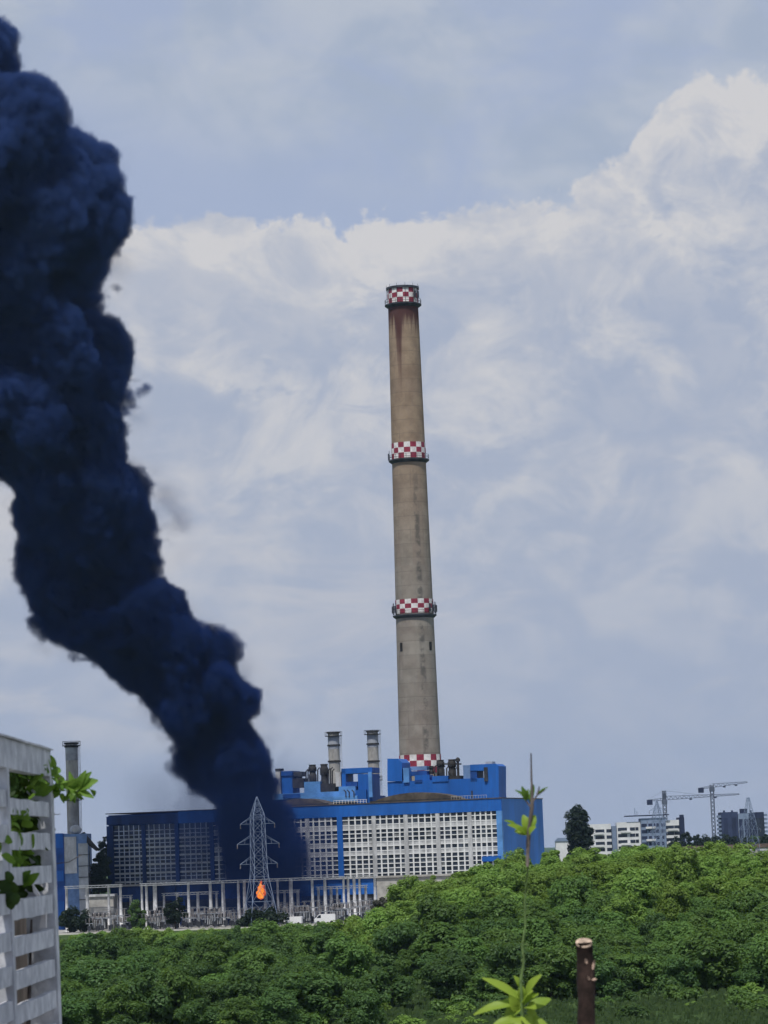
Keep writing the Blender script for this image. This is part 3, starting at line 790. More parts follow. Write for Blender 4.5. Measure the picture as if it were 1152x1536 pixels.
# ------------------------------------------------------------------ lattice pylons
def pylon(px, py_top, D, prof, arms, wid, mat, label, name='lattice_pylon', z0=0.0, rz=R(20)):
    t_ = at(px, py_top, D); H = t_.z - z0
    o = thing(name, label, 'pylon', (t_.x + (0.0), D, z0), rz)
    def half(z):
        return float(np.interp(z / H, [p[0] for p in prof], [p[1] for p in prof]))
    zs = [p[0] * H for p in prof]
    lv = []
    for a, b in zip(zs[:-1], zs[1:]):
        w_ = max(.6, half((a + b) / 2) * 2); n = max(1, round((b - a) / (w_ * 1.0)))
        lv += [a + (b - a) * k / n for k in range(n)]
    lv.append(H); cs = [(-1, -1), (1, -1), (1, 1), (-1, 1)]
    P = lambda z, c: Vector((c[0] * half(z), c[1] * half(z), z))
    m = MB()
    for c in cs:
        for a, b in zip(lv[:-1], lv[1:]): m.bar(P(a, c), P(b, c), wid * 1.25)
    m.build('legs', mat, o)
    m = MB()
    for i, (a, b) in enumerate(zip(lv[:-1], lv[1:])):
        for k in range(4):
            c1, c2 = cs[k], cs[(k + 1) % 4]
            m.bar(P(a, c1), P(b, c2), wid * .7); m.bar(P(a, c2), P(b, c1), wid * .7)
            if i: m.bar(P(a, c1), P(a, c2), wid * .7)
    m.build('bracing', mat, o)
    for zf, L in arms:
        z = zf * H; h_ = half(z)
        for sx in (-1, 1):
            m = MB(); tip = Vector((sx * L, 0, z))
            for sy in (-1, 1):
                m.bar(Vector((sx * h_, sy * h_, z)), tip, wid * .8); m.bar(Vector((sx * half(z + 2), sy * half(z + 2), z + L * .38)), tip, wid * .7)
            m.bar(Vector((sx * (h_ + (L - h_) * .5), 0, z)), Vector((sx * (h_ + (L - h_) * .45), 0, z + L * .2)), wid * .6)
            a_ = m.build('cross_arm', mat, o); m = MB(); pr = []
            for k in range(4): pr += [(.06, -k * .3), (.2, -k * .3 - .1), (.06, -k * .3 - .2)]
            m.lathe(pr, (sx * L * .98, 0, z - .1), 8); m.build('insulator_string', MT['porcelain'], a_, True)
    return o
pylon(385, 1195, 845, [(0, 4.1), (.38, 2.05), (.45, 1.85), (.82, 1.6), (.86, 1.55), (1, .08)], [(.48, 5.4), (.635, 6.1), (.79, 5.0)], .125, MT['pylon_steel'], 'pale steel lattice pylon standing before the black smoke and flame')
pylon(985, 1200, 1250, [(0, 3.0), (.5, 2.0), (.82, 1.5), (1, .1)], [(.62, 4.2), (.76, 4.6), (.88, 3.6)], .16, MT['pylon_steel'], 'thin white lattice pylon before the pale apartment block')
pylon(1122, 1196, 1300, [(0, 4.0), (.5, 2.6), (.7, 2.2), (1, .35)], [(.5, 4.6), (.62, 5.2)], .13, MT['apt_grey'], 'grey lattice pylon before the dark apartment tower')

# ------------------------------------------------------------------ flame
def build_flame():
    o = thing('flame', 'bright orange flame burning between the pylon legs', 'fire', at(391, 1348, 853))
    def fm(name, c1, c2, st):
        m = bpy.data.materials.new(name); m.use_nodes = True; t = NT(m.node_tree); t.n.clear()
        e = t.node('ShaderNodeEmission'); out = t.node('ShaderNodeOutputMaterial')
        n = t.noise(t.node('ShaderNodeTexCoord').outputs['Object'], 1.3, 4, .6)
        t.l.new(t.mix(t.ramp(n, .35, .65), col(*c1), col(*c2)), e.inputs[0]); e.inputs[1].default_value = st; t.l.new(e.outputs[0], out.inputs[0]); return m
    import bmesh
    def lobes(name, lst, mat, vox, amp, seed):
        bm = bmesh.new()
        for x, y, z, r, k in lst: bmesh.ops.create_icosphere(bm, subdivisions=2, radius=1.0, matrix=Matrix.Translation((x, y, z)) @ Matrix.Diagonal((r, r, r * k, 1)))
        tmp = bpy.data.meshes.new('tmp'); bm.to_mesh(tmp); bm.free(); ob = bpy.data.objects.new('tmp', tmp); COL.objects.link(ob)
        md = ob.modifiers.new('r', 'REMESH'); md.mode = 'VOXEL'; md.voxel_size = vox
        h_ = bpy.data.meshes.new_from_object(ob.evaluated_get(bpy.context.evaluated_depsgraph_get())); bpy.data.objects.remove(ob)
        from mathutils import noise
        for v in h_.vertices:
            q = noise.noise_vector(v.co * 1.1 + Vector((seed, 0, 0))) * amp + noise.noise_vector(v.co * 2.6) * amp * .5; v.co += Vector((q.x, q.y, q.z * .8 + max(0, q.x) * .5))
        h_.materials.clear(); h_.materials.append(mat); h_.polygons.foreach_set('use_smooth', [True] * len(h_.polygons)); e = bpy.data.objects.new(name, h_); COL.objects.link(e); e.parent = o; h_.name = name
    lobes('flame_tongue', [(0, 0, 1.1, 1.05, 1.0), (.15, 0, 1.9, .9, 1.0), (-.1, 0, 2.7, .62, 1.2), (.3, 0, 3.4, .45, 1.4), (.05, .1, 3.9, .3, 1.6), (-.6, .1, 1.5, .55, 1.2)], fm('orange_flame', (.95, .20, .025), (1.0, .36, .06), 1.0), .16, .38, 3.0)
    lobes('flame_tongue', [(.75, .5, 1.2, .75, 1.1), (.8, .6, 2.0, .5, 1.3), (.75, .6, 3.0, .38, 1.5), (-.75, .5, .9, .6, 1.0), (-.5, .6, 2.9, .36, 1.6), (.2, .7, 4.3, .3, 1.7), (.1, .6, .5, .8, .8)], fm('red_flame', (.50, .07, .05), (.85, .17, .05), .85), .16, .42, 9.0)
build_flame()

# ------------------------------------------------------------------ foliage meshes
def crown_mesh(name, rx, rz, nclump, per, leaf, mat, seed, zc=None, spread=1.0, flat=.0, taper=0.0):
    """many small folded leaf sprays, packed in clumps spread through the crown"""
    r = np.random.default_rng(seed); vs = []; fs = []
    zc = rz if zc is None else zc
    cl = []
    for i in range(nclump):
        d = r.normal(size=3); d /= np.linalg.norm(d); q = r.uniform(.35, 1.0) ** .6
        p = d * q * np.array([rx, rx, rz]) * r.uniform(.66, 1.2)
        if p[2] < -rz * .75: p[2] *= .6
        if taper: p[:2] *= 1 - taper * (p[2] / rz + 1) / 2
        cl.append((p, r.uniform(.16, .48) * rx))
    for p, cr in cl:
        d = r.normal(size=(per, 3)); d /= np.linalg.norm(d, axis=1)[:, None]
        q = p + d * cr * r.uniform(.55, 1.05, size=(per, 1)) * np.array([1.1, 1.1, .8])
        for k in range(per):
            n = d[k] * .85 + np.array([0, 0, .65]) + r.normal(size=3) * .30; n /= np.linalg.norm(n)
            t = np.cross(n, r.normal(size=3)); t /= np.linalg.norm(t); b = np.cross(n, t)
            s = leaf * r.uniform(.55, 1.25); c = q[k] + np.array([0, 0, zc]); o = len(vs)
            vs += [tuple(c - t * s), tuple(c - b * s * .55 + n * s * .12), tuple(c + t * s), tuple(c + b * s * .55 + n * s * .12)]
            fs.append((o, o + 1, o + 2, o + 3))
    me = bpy.data.meshes.new(name); me.from_pydata(vs, [], fs); me.materials.append(mat); me.update(); return me
def trunk_mesh(name, h, r0, seed, limbs=5, spread=1.6):
    r = random.Random(seed); m = MB()
    m.tube([(0, 0, -.4), (r.uniform(-.1, .1), r.uniform(-.1, .1), h * .4), (r.uniform(-.3, .3), r.uniform(-.3, .3), h)], [r0 * 1.3, r0, r0 * .45], 7)
    for k in range(limbs):
        a = 2 * math.pi * k / limbs + r.uniform(-.3, .3); z = h * r.uniform(.35, .75)
        m.tube([(0, 0, z), (math.cos(a) * spread * .5, math.sin(a) * spread * .5, z + h * .25), (math.cos(a) * spread, math.sin(a) * spread, z + h * .5)], [r0 * .5, r0 * .33, r0 * .12], 5)
    me = bpy.data.meshes.new(name); me.from_pydata(m.v, [], m.f); me.materials.append(MT['bark_far']); me.update(); return me
def make_tree(name, label, cat, group, crown, trunk):
    o = thing(name, label, cat, (0, 0, 0), 0, group)
    t = bpy.data.objects.new('trunk', trunk); COL.objects.link(t); t.parent = o
    c = bpy.data.objects.new('crown', crown); COL.objects.link(c); c.parent = o
    return o
TK = [trunk_mesh('trunk', 3.6, .16, 1), trunk_mesh('trunk', 3.2, .14, 2)]
# unit trees: about 6 m tall, 6 m wide
kinds = {}
def kind(key, name, label, group, mats, n, rx, rz, ncl, per, leaf):
    kinds[key] = [make_tree(name, label, 'tree', group, crown_mesh('crown', rx * (1 + .12 * math.sin(i * 2.3)), rz * (1 + .1 * math.cos(i * 1.7)), ncl, per, leaf, MT[mats], 40 + i * 13 + len(key), zc=rz + .7), TK[i % 2]) for i in range(n)]
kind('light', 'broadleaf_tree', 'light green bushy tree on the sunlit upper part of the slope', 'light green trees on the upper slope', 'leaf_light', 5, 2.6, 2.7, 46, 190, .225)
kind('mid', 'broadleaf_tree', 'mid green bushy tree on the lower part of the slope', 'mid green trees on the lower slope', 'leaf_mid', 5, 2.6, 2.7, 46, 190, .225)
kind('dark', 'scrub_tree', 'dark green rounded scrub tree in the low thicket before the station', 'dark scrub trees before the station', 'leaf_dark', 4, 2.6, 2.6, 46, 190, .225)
kind('low', 'scrub_tree', 'yellowish green low tree along the back edge of the thicket', 'low bright trees by the road', 'leaf_light', 2, 2.6, 2.4, 34, 160, .28)
used = {}
def plant(key, x, y, s, sz=1.0):
    lst = kinds[key]; i = rt.randrange(len(lst)); z = float(hill(np.array(x), np.array(y))) - .25; rz = rt.uniform(0, 6.28)
    sc = (s * rt.uniform(.9, 1.3), s * rt.uniform(.9, 1.3), s * sz * rt.uniform(.85, 1.15))
    if (key, i) not in used:
        used[(key, i)] = 1; o = lst[i]; o.location = (x, y, z); o.rotation_euler = (0, 0, rz); o.scale = sc
    else: dup(lst[i], (x, y, z), rz, sc)
rt = random.Random(21)
cnt = 0
# low thicket on the flat ground, left of the slope
D = 352.0
while D < 770:
    maxh = 20 - 106 * D / F
    px = 62 + rt.uniform(0, 25)
    lim = 560 if D < 560 else 540
    while px < lim:
        x = (px - CX) * mpp(D) ; hgt = min(rt.uniform(3.0, 7.0), maxh * rt.uniform(.8, 1.0))
        if x < -4 or (D < 398 and x < -1):
            s = hgt / 5.6; wide = max(s, .55)
            key = 'low' if D > 640 else ('dark' if rt.random() < .75 else 'mid')
            if float(hill(np.array(x), np.array(D))) < 1.5:
                plant(key, x, D + rt.uniform(-9, 9), wide, s / wide); cnt += 1
        px += rt.uniform(28, 58) * (470 / D) ** .5
    D += 26 + (D - 388) * .045
# trees on the slope
D = 396.0
while D < 580:
    px = 500 + rt.uniform(0, 30)
    while px < 1190:
        x = (px - CX) * mpp(D)
        h0 = float(hill(np.array(x), np.array(D)))
        if h0 > 1.0 or x > 5:
            s = rt.uniform(.62, 1.3)
            if D > 520: s = rt.uniform(.8, 1.08)
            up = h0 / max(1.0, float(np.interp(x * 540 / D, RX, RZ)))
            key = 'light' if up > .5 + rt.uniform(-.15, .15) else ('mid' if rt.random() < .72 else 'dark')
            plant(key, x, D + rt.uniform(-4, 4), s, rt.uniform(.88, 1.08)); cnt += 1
        px += rt.uniform(34, 66)
    D += 11.5
print('thicket trees', cnt)

# low shrubs on the open grass at the foot of the slope
shrub0 = [tag(bpy.data.objects.new('shrub', crown_mesh('shrub', 1.3, .8, 20, 90, .17, MT[k_], 300 + i, zc=.6)), 'small rounded shrub on the open grass at the foot of the slope', 'shrub', 'shrubs on the open grass') for i, k_ in enumerate(('leaf_mid', 'leaf_dark', 'leaf_light'))]
for o in shrub0: COL.objects.link(o)
k = 0
for i in range(58):
    D = rt.uniform(343, 405); px = rt.uniform(90, 1180); x = (px - CX) * mpp(D)
    o = shrub0[i] if i < 3 else shrub0[i % 3].copy()
    if i >= 3: COL.objects.link(o)
    s = rt.uniform(.6, 1.7); o.location = (x, D, -.1); o.scale = (s, s, s * rt.uniform(.7, 1.1)); o.rotation_euler = (0, 0, rt.uniform(0, 6))
# grass
def build_grass():
    r = np.random.default_rng(5); n = 26000
    D = 325 + r.random(n) ** 1.2 * 110; px = r.uniform(60, 1190, n); x = (px - CX) * D / F
    z = hill(x, D); vs = []; fs = []
    hh = r.uniform(.25, .7, n); an = r.uniform(0, 6.28, n); cl = np.sin(x * .35) * np.cos(D * .11) + r.normal(0, .5, n)
    for i in range(n):
        if cl[i] < -.4: continue
        w = hh[i] * .45; o = len(vs); ca, sa = math.cos(an[i]) * w, math.sin(an[i]) * w
        vs += [(x[i] - ca, D[i] - sa, z[i] - .05), (x[i] + ca, D[i] + sa, z[i] - .05), (x[i] + ca * .5 + .1, D[i] + sa, z[i] + hh[i]), (x[i] - ca * .6, D[i] - sa * .5, z[i] + hh[i] * .9)]
        fs.append((o, o + 1, o + 2, o + 3))
    o = MB().add(vs, fs).build('grass', MT['grass']); tag(o, 'tufted rough grass at the foot of the slope', 'grass', kind='stuff')
build_grass()

# singled-out bushes and trees
def bush(name, label, px, py, D, wpx, hpx, mat, seed, zc=None, per=150, ncl=34, cat='bush', trunkh=None, taper=0.0, z0=0.0):
    rx = wpx * mpp(D) / 2; p = at(px, py, D); H = p.z - z0 if hpx is None else hpx * mpp(D)
    base = 0.0 if hpx is None else p.z - H
    o = thing(name, label, cat, (p.x, D, z0 if hpx is None else base))
    cm = crown_mesh('crown', rx * .88, H * .48, ncl, per, max(.18, rx * .1), MT[mat], seed, zc=H * .5, taper=taper)
    t = bpy.data.objects.new('trunk', trunk_mesh('trunk', H * .6, max(.12, rx * .07), seed, 4, rx * .5)); COL.objects.link(t); t.parent = o
    c = bpy.data.objects.new('crown', cm); COL.objects.link(c); c.parent = o
    return o
bush('round_bush', 'round dark bush in front of the switchyard, larger and right of its pair', 262, 1347, 846, 36, None, 'leaf_ever', 71)
bush('round_bush', 'round dark green bush in front of the switchyard, left of its pair', 203, 1352, 846, 34, None, 'leaf_dark', 72)
bush('round_bush', 'low dark bush spread under the lattice pylon legs', 392, 1367, 843, 62, None, 'leaf_ever', 73)
bush('round_bush', 'low blackish bush beside the annex at the left end', 104, 1362, 850, 40, None, 'leaf_ever', 74)
bush('round_bush', 'low blackish bush between the left gantry posts', 126, 1368, 848, 30, None, 'leaf_ever', 75)
bush('broadleaf_tree', 'dark tree between the annex and the left end of the hall', 147, 1284, 893, 40, 62, 'leaf_ever', 76, ncl=70, cat='tree')
bush('broadleaf_tree', 'narrow blackish tree touching the left corner of the hall', 155, 1249, 930, 20, 75, 'leaf_ever', 77, ncl=90, cat='tree')
bush('mauve_shrub', 'greyish mauve shrub at the left edge of the green slope', 573, 1347, 560, 38, 34, 'leaf_grey', 78, per=130)
bush('poplar_tree', 'tall blackish poplar left of the pale apartment block', 867, 1211, 1150, 46, 82, 'leaf_ever', 79, ncl=120, per=170, cat='tree', taper=.30)
bush('broadleaf_tree', 'dark rounded tree in front of the pale apartment block', 940, 1258, 1200, 30, None, 'leaf_ever', 80, cat='tree')
bush('broadleaf_tree', 'small dark tree left of the tall blackish poplar', 832, 1266, 1300, 22, None, 'leaf_ever', 81, cat='tree')
bush('broadleaf_tree', 'olive tree before the right side of the dark apartment tower', 1133, 1243, 1500, 22, None, 'leaf_dark', 82, cat='tree')
far0 = None
for i, (px, py, w) in enumerate(((1012, 1256, 20), (1028, 1247, 17), (1043, 1251, 18), (1057, 1252, 22), (1073, 1254, 20), (1088, 1252, 24), (1104, 1256, 22), (1118, 1254, 22), (1146, 1252, 24), (1160, 1250, 24), (848, 1270, 14))):
    bush('far_tree', 'blackish tree in the far row below the cranes and the dark tower', px, py, 1450 + (i % 3) * 15, w * 1.15, 30, 'leaf_ever', 90 + i, ncl=40, per=110, cat='tree')['group'] = 'far row of dark trees'

# ------------------------------------------------------------------ distant buildings
def block(root, name, mat, px0, px1, py0, D, depth=14.0, y0=0.0):
    a, b = xat(px0, 1250, D) - root.location.x, xat(px1, 1250, D) - root.location.x; h = zat((px0 + px1) / 2, py0, D)
    MB().box(a, b, y0, y0 + depth, 0, h).build(name, MT[mat], root); return a, b, h
apt = thing('apartment_block', 'pale apartment block with rows of windows behind a thin white pylon', 'apartment block', (xat(955, 1250, 1500), 1500, 0))
B = [(884, 917, 1236, 'apt_white', 0), (918, 925, 1239, 'apt_grey', .8), (925.5, 961, 1233, 'apt_white', -.6), (961.5, 999, 1227, 'apt_grey', -1.2), (999.5, 1019, 1230, 'apt_white', -.3), (1019.2, 1027.5, 1226, 'apt_dark', .4)]
for px0, px1, py, mt, y0 in B:
    a, b, h = block(apt, 'wall_block', mt, px0, px1, py, 1500, 14, y0)
    if mt == 'apt_dark' or px1 - px0 < 10: continue
    n = 3 if px1 - px0 < 25 else 4
    z = h - 3.4; row = 0
    while z > 5:
        for k in range(n):
            xw = a + (b - a) * (k + .5 + .12 * math.sin(k * 3 + px0)) / n; ww = (.75, 1.35, .9, 1.25)[(k + int(px0)) % 4]
            w_ = MB().box(xw - ww, xw + ww, y0 - .06, y0 + .1, z - .85, z + .75).build('window', MT['glass'] if mt == 'apt_white' else MT['apt_dark'], apt)
            if row % 2 == 0 and k == 1:
                MB().box(xw - 2.2, xw + 2.6, y0 - 1.3, y0 - .07, z - 1.7, z - .7).build('balcony', MT['apt_white'], w_)
        z -= 3.0; row += 1
a, b = xat(938, 1225, 1500) - apt.location.x, xat(1003, 1225, 1500) - apt.location.x; h = zat(970, 1224, 1500)
MB().box(a, b, -2.4, 10, h, h + .5).build('roof_slab', MT['apt_dark'], apt)
m = MB(); x_ = xat(952, 1212, 1500) - apt.location.x; m.bar((x_, 0, h + .5), (x_, 0, h + 4), .35); m.bar((x_ + 1, 0, h + .5), (x_ + 1, 0, h + 2.6), .3); m.build('roof_mast', MT['apt_grey'], apt)
x_ = xat(1023, 1222, 1500) - apt.location.x; MB().box(x_ - 1, x_ + 1, 2, 4, 20, zat(1023, 1222, 1500)).build('lift_tower', MT['apt_dark'], apt)

tow = thing('apartment_tower', 'dark blue grey apartment tower behind the grey pylon at far right', 'apartment tower', (xat(1115, 1250, 1650), 1650, 0))
for px0, px1, py, mt, y0 in ((1083, 1108, 1218, 'apt_mid', 0), (1108.2, 1124, 1220, 'apt_grey', -.8), (1124.2, 1135, 1219, 'apt_mid', .3), (1135.2, 1147, 1218, 'apt_dark', -.4)):
    a, b, h = block(tow, 'wall_block', mt, px0, px1, py, 1650, 16, y0)
    n = 2
    for k in range(n):
        xw = a + (b - a) * (k + .5) / n
        MB().box(xw - 1.1, xw + 1.1, y0 - .08, y0 + .1, 4, h - 3).build('window_strip', MT['apt_dark' if mt != 'apt_dark' else 'glass'], tow)
for i in range(7):
    z = zat(1080, 1224 + i * 6.2, 1650)
    for px, s in ((1080.5, 1), (1149.5, 1)):
        x_ = xat(px, 1240, 1650) - tow.location.x; MB().box(x_ - .95, x_ + .95, 1, 8, z - .9, z + .3).build('balcony', MT['apt_grey'], tow)
x_ = xat(1117, 1216, 1650) - tow.location.x; MB().box(x_ - 2, x_ + 1.6, 3, 7, 30, zat(1117, 1213, 1650)).build('lift_tower', MT['apt_dark'], tow)
for px in (1087, 1099, 1127): 
    x_ = xat(px, 1216, 1650) - tow.location.x; MB().box(x_ - .5, x_ + .5, 3, 4, 30, zat(px, 1215.5, 1650)).build('roof_vent', MT['apt_dark'], tow)

far = thing('low_house', 'small white house glimpsed left of the tall blackish poplar', 'house', (xat(845, 1265, 1400), 1400, 0))
hh = zat(845, 1262, 1400); MB().box(-3.4, 3.4, 0, 8, 0, hh).build('wall', MT['apt_white'], far); MB().prism([(-3.8, hh), (3.8, hh), (2.4, hh + 1.6), (-2.4, hh + 1.6)], -.4, 8.4).build('roof', MT['apt_grey'], far)
sh = thing('metal_shed', 'low shed with bright blue sheet roof beyond the slope', 'shed', (xat(1076, 1278, 1000), 1000, 0))
hh = zat(1076, 1274.5, 1000); MB().box(-2.6, 2.6, 0, 9, 0, hh - 1.5).build('wall', MT['shed_blue'], sh); MB().prism([(-2.9, hh - 1.5), (2.9, hh - 1.5), (2.5, hh), (-2.5, hh)], -.3, 9.3).build('roof', MT['shed_blue'], sh)
for px, w, lab in ((1119, 15, 'low white shed right of the blue roofed shed'), (1010, 24, 'long low white shed left of the blue roofed shed'), (1146, 9, 'small white shed at the far right edge')):
    o = thing('white_shed', lab, 'shed', (xat(px, 1278, 980), 980, 0)); hw = w * mpp(980) / 2; hh = zat(px, 1273.5, 980)
    MB().box(-hw, hw, 0, 8, 0, hh - .5).build('wall', MT['white_panel'], o); MB().box(-hw - .3, hw + .3, -.3, 8.3, hh - .5, hh).build('roof', MT['white_panel'], o)
o = thing('tiled_roof_row', 'long low building with brownish tiled roof below the cranes', 'building', (xat(1075, 1270, 1350), 1350, 0)); hw = 190 * mpp(1350) / 2; hh = zat(1075, 1268, 1350)
MB().box(-hw, hw, 0, 9, 0, hh - 1.6).build('wall', MT['concrete'], o); MB().prism([(-hw - .4, hh - 1.6), (hw + .4, hh - 1.6), (hw - 1, hh), (-hw + 1, hh)], -.5, 9.5).build('roof', MT['brick'], o)

# ------------------------------------------------------------------ tower cranes
def crane(px, py_top, pxa, pya, pxb, pyb, D, label, tip):
    b = at(px, py_top, D); o = thing('tower_crane', label, 'crane', (b.x, D, 0), 0, 'tower cranes'); H = b.z
    w = .95; m = MB(); n = int(H / 2.2)
    for sx in (-1, 1):
        for sy in (-1, 1): m.bar((sx * w, sy * w, 0), (sx * w, sy * w, H), .38)
    for k in range(n):
        z0, z1 = H * k / n, H * (k + 1) / n
        for s_2 in (-1, 1): m.bar((-w, s_2 * w, z0), (w, s_2 * w, z1), .26); m.bar((w, s_2 * w, z0), (-w, s_2 * w, z1), .26); m.bar((s_2 * w, -w, z0), (s_2 * w, w, z1), .26)
    m.build('mast', MT['crane'], o)
    def rel(p, q): v = at(p, q, D); return Vector((v.x - b.x, 0, v.z))
    A, B2 = rel(pxa, pya), rel(pxb, pyb); J = A + (B2 - A) * ((0 - A.x) / (B2.x - A.x))
    def truss(p, q, name, h0, h1):
        m = MB(); L = (q - p); n = max(3, int(L.length / 2.4)); up = Vector((0, 0, 1)); y_ = Vector((0, .8, 0))
        T = lambda k: p + L * k / n + up * (h0 + (h1 - h0) * k / n)
        for k in range(n):
            a0, a1 = p + L * k / n, p + L * (k + 1) / n
            m.bar(a0 - y_, a1 - y_, .3); m.bar(a0 + y_, a1 + y_, .3); m.bar(T(k), T(k + 1), .3)
            for yy in (y_, -y_): m.bar(a0 + yy, T(k + .5), .2); m.bar(T(k + .5), a1 + yy, .2)
        m.build(name, MT['crane'], o)
    truss(J, B2, 'jib', 2.1, .6); truss(J, A, 'counter_jib', 1.2, .7)
    MB().box(A.x - .6, A.x + 2.4, -1, 1, A.z - 2.0, A.z + .8).build('counterweight', MT['apt_dark'], o)
    MB().box(-1.4, 1.4, -1.5, 1.5, J.z - 2.1, J.z + .2).build('cab', MT['crane'], o)
    if tip: m = MB(); m.tube([(0, 0, J.z), (0, 0, H)], [1.2, .5], 4); m.bar((0, 0, H), tuple(J + (B2 - J) * .55 + Vector((0, 0, 1))), .12); m.bar((0, 0, H), tuple(A + Vector((0, 0, 1))), .12); m.build('apex', MT['crane'], o)
    m = MB(); q = J + (B2 - J) * .35; m.box(q.x - .7, q.x + .7, -.6, .6, q.z - .9, q.z - .2); q = J + (B2 - J) * .68; m.box(q.x - .7, q.x + .7, -.6, .6, q.z - .9, q.z - .2); m.build('trolley', MT['apt_dark'], o)
crane(1067.5, 1177, 1049, 1184, 1121, 1174, 1750, 'tower crane with short upward jib beside the dark apartment tower', False)
crane(996, 1186, 972, 1202, 1109, 1192, 1700, 'tower crane with long level jib above the pale apartment block', True)

# ------------------------------------------------------------------ near terrace: slatted screen, vines, sapling, cut stem
tag(MB().box(-3, 3, -2.5, 9.0, 0, 18.9).build('terrace', MT['plaster']), 'terrace the picture is taken from', kind='structure')
tag(MB().box(-.75, 1.2, 6.0, 7.2, 18.9, 19.32).build('planting_bed', MT['soil']), 'soil bed on the terrace', kind='structure')
YF = 8.0; SXp = at(87, 1300, YF).x
def sz(py): return at(80, py, YF).z
scr = thing('slatted_screen', 'weathered white slatted timber screen with leaves pushing through its gaps', 'screen', (SXp, 0, 18.9)); scr.rotation_euler = (0, -.012, 0)
zo = 18.9
rw = random.Random(4)
def slat(y0, y1, z0, z1, name='slat', th=.018, dx=0.0, wav=0.0):
    n = 10; vs = []; fs = []
    for k in range(n + 1):
        y = y0 + (y1 - y0) * k / n; a, b = rw.uniform(-.0012, .0012), rw.uniform(-.0016, .0016) + (wav * rw.uniform(-1, 1)); q = rw.uniform(-.001, .001)
        for (xx, zz) in ((-th, z0 + a), (0, z0 + a), (0 + q, z1 + b), (-th + q, z1 + b)): vs.append((xx + dx, y, zz))
    for k in range(n):
        o_ = k * 4
        for j in range(4): fs.append((o_ + j, o_ + (j + 1) % 4, o_ + 4 + (j + 1) % 4, o_ + 4 + j))
    fs += [(0, 1, 2, 3), tuple(n * 4 + j for j in (3, 2, 1, 0))]
    return MB().add(vs, fs).build(name, MT['wood'], scr)
yp = SXp / at(24, 1350, 1.0).x                                       # middle post, seen at about x = 25
slats = [(1204, 1226), (1250, 1274), (1298, 1323), (1342, 1369), (1393, 1418), (1438, 1463), (1485, 1510), (1533, 1558), (1581, 1606), (1629, 1654)]
for a, b in slats:
    slat(yp + .02, YF - .04, sz(b) - zo, sz(a) - zo)
    slat(5.2, yp - .02, sz(b) - zo + .016, sz(a) - zo + .016)
slat(5.2, YF, sz(1165) - zo, sz(1126) - zo, 'top_board', .03, .004, .0022)
slat(5.2, YF, sz(1126) - zo + .0015, sz(1126) - zo + .005, 'top_cap', .055, .012, .0015)
for y0, y1, dx, w in ((YF - .018, YF + .05, .003, .075), (yp - .019, yp + .019, .004, .05)):
    MB().box(dx - w, dx, y0, y1, 0, sz(1164) - zo).build('post', MT['wood'], scr)
# second leaf of boards closing the back of the lower openings
for a, b, y0, y1 in ((1318, 1372, 7.3, 7.96), (1369, 1420, 6.4, 7.96), (1416, 1466, 6.2, 7.96), (1462, 1512, 6.2, 7.96), (1508, 1560, 6.2, 7.96)):
    MB().box(-.15, -.135, y0, y1 + .9, sz(b) - zo, sz(a) - zo - .004).build('back_board', MT['wood_dark'], scr)

def leaf(mb, base, tip, wid, up, fold=.25, curl=.12):
    base, tip = Vector(base), Vector(tip); d = tip - base; L = d.length; up = Vector(up)
    side = d.cross(up).normalized(); nrm = side.cross(d).normalized(); n = 6; vs = []; fs = []
    for k in range(n + 1):
        t = k / n; w = wid * math.sin(math.pi * min(1, t * .93 + .03)) ** .8 * (1 - .25 * t); c = base + d * t + nrm * (curl * L * math.sin(math.pi * t) - curl * L * .6 * t * t)
        vs += [c - side * w + nrm * w * fold, c, c + side * w + nrm * w * fold]
    for k in range(n):
        o = k * 3; fs += [(o, o + 1, o + 4, o + 3), (o + 1, o + 2, o + 5, o + 4)]
    mb.add(vs, fs)
rl = random.Random(33)
def rv(): return Vector((rl.uniform(-1, 1), rl.uniform(-1, 1), rl.uniform(-.6, 1)))
def leaf_ball(mb, c, n, spread, L, wid):
    for k in range(n):
        d = rv().normalized(); b = c + Vector((rl.gauss(0, spread), rl.gauss(0, spread * 1.4), rl.gauss(0, spread * .6)))
        leaf(mb, b, b + d * L * rl.uniform(.6, 1.15), wid * rl.uniform(.7, 1.2), rv() + Vector((0, 0, .8)), rl.uniform(.1, .4), rl.uniform(-.1, .25))
# vine behind / through the screen
vine = thing('climbing_vine', 'leafy green climber growing through the top gaps of the white screen', 'vine', (SXp, YF - .4, 19.3))
vo = Vector(vine.location)
stem = MB(); stem.tube([(-.06, -.15, -.35), (-.07, .0, .0), (-.05, .1, .3), (-.06, .3, .55)], [.008, .007, .006, .003], 6)
stem.build('stem', MT['twig'], vine)
deep = MB(); fresh = MB()
def bank(mb, n, ya, yb, pa, pb, xa, xb, L, w):
    for k in range(n):
        y = rl.uniform(ya, yb); z = rl.uniform(sz(pb), sz(pa)); c = Vector((SXp - rl.uniform(xa, xb), y, z)) - vo; d = rv().normalized()
        leaf(mb, c, c + d * L * rl.uniform(.6, 1.15), w * rl.uniform(.7, 1.2), rv() + Vector((.8, 0, .6)), rl.uniform(.1, .4), rl.uniform(-.1, .25))
for pa, pb, n in ((1160, 1208, 240), (1222, 1254, 190), (1270, 1302, 190), (1318, 1346, 60)):
    bank(deep, n, 7.3, 8.1, pa, pb, .06, .14, .05, .017)
bank(fresh, 22, 7.2, 7.5, 1228, 1250, .024, .05, .045, .015); bank(fresh, 26, 7.25, 7.6, 1276, 1298, .024, .05, .05, .017); bank(fresh, 5, 7.8, 7.95, 1150, 1172, .002, .01, .035, .011)
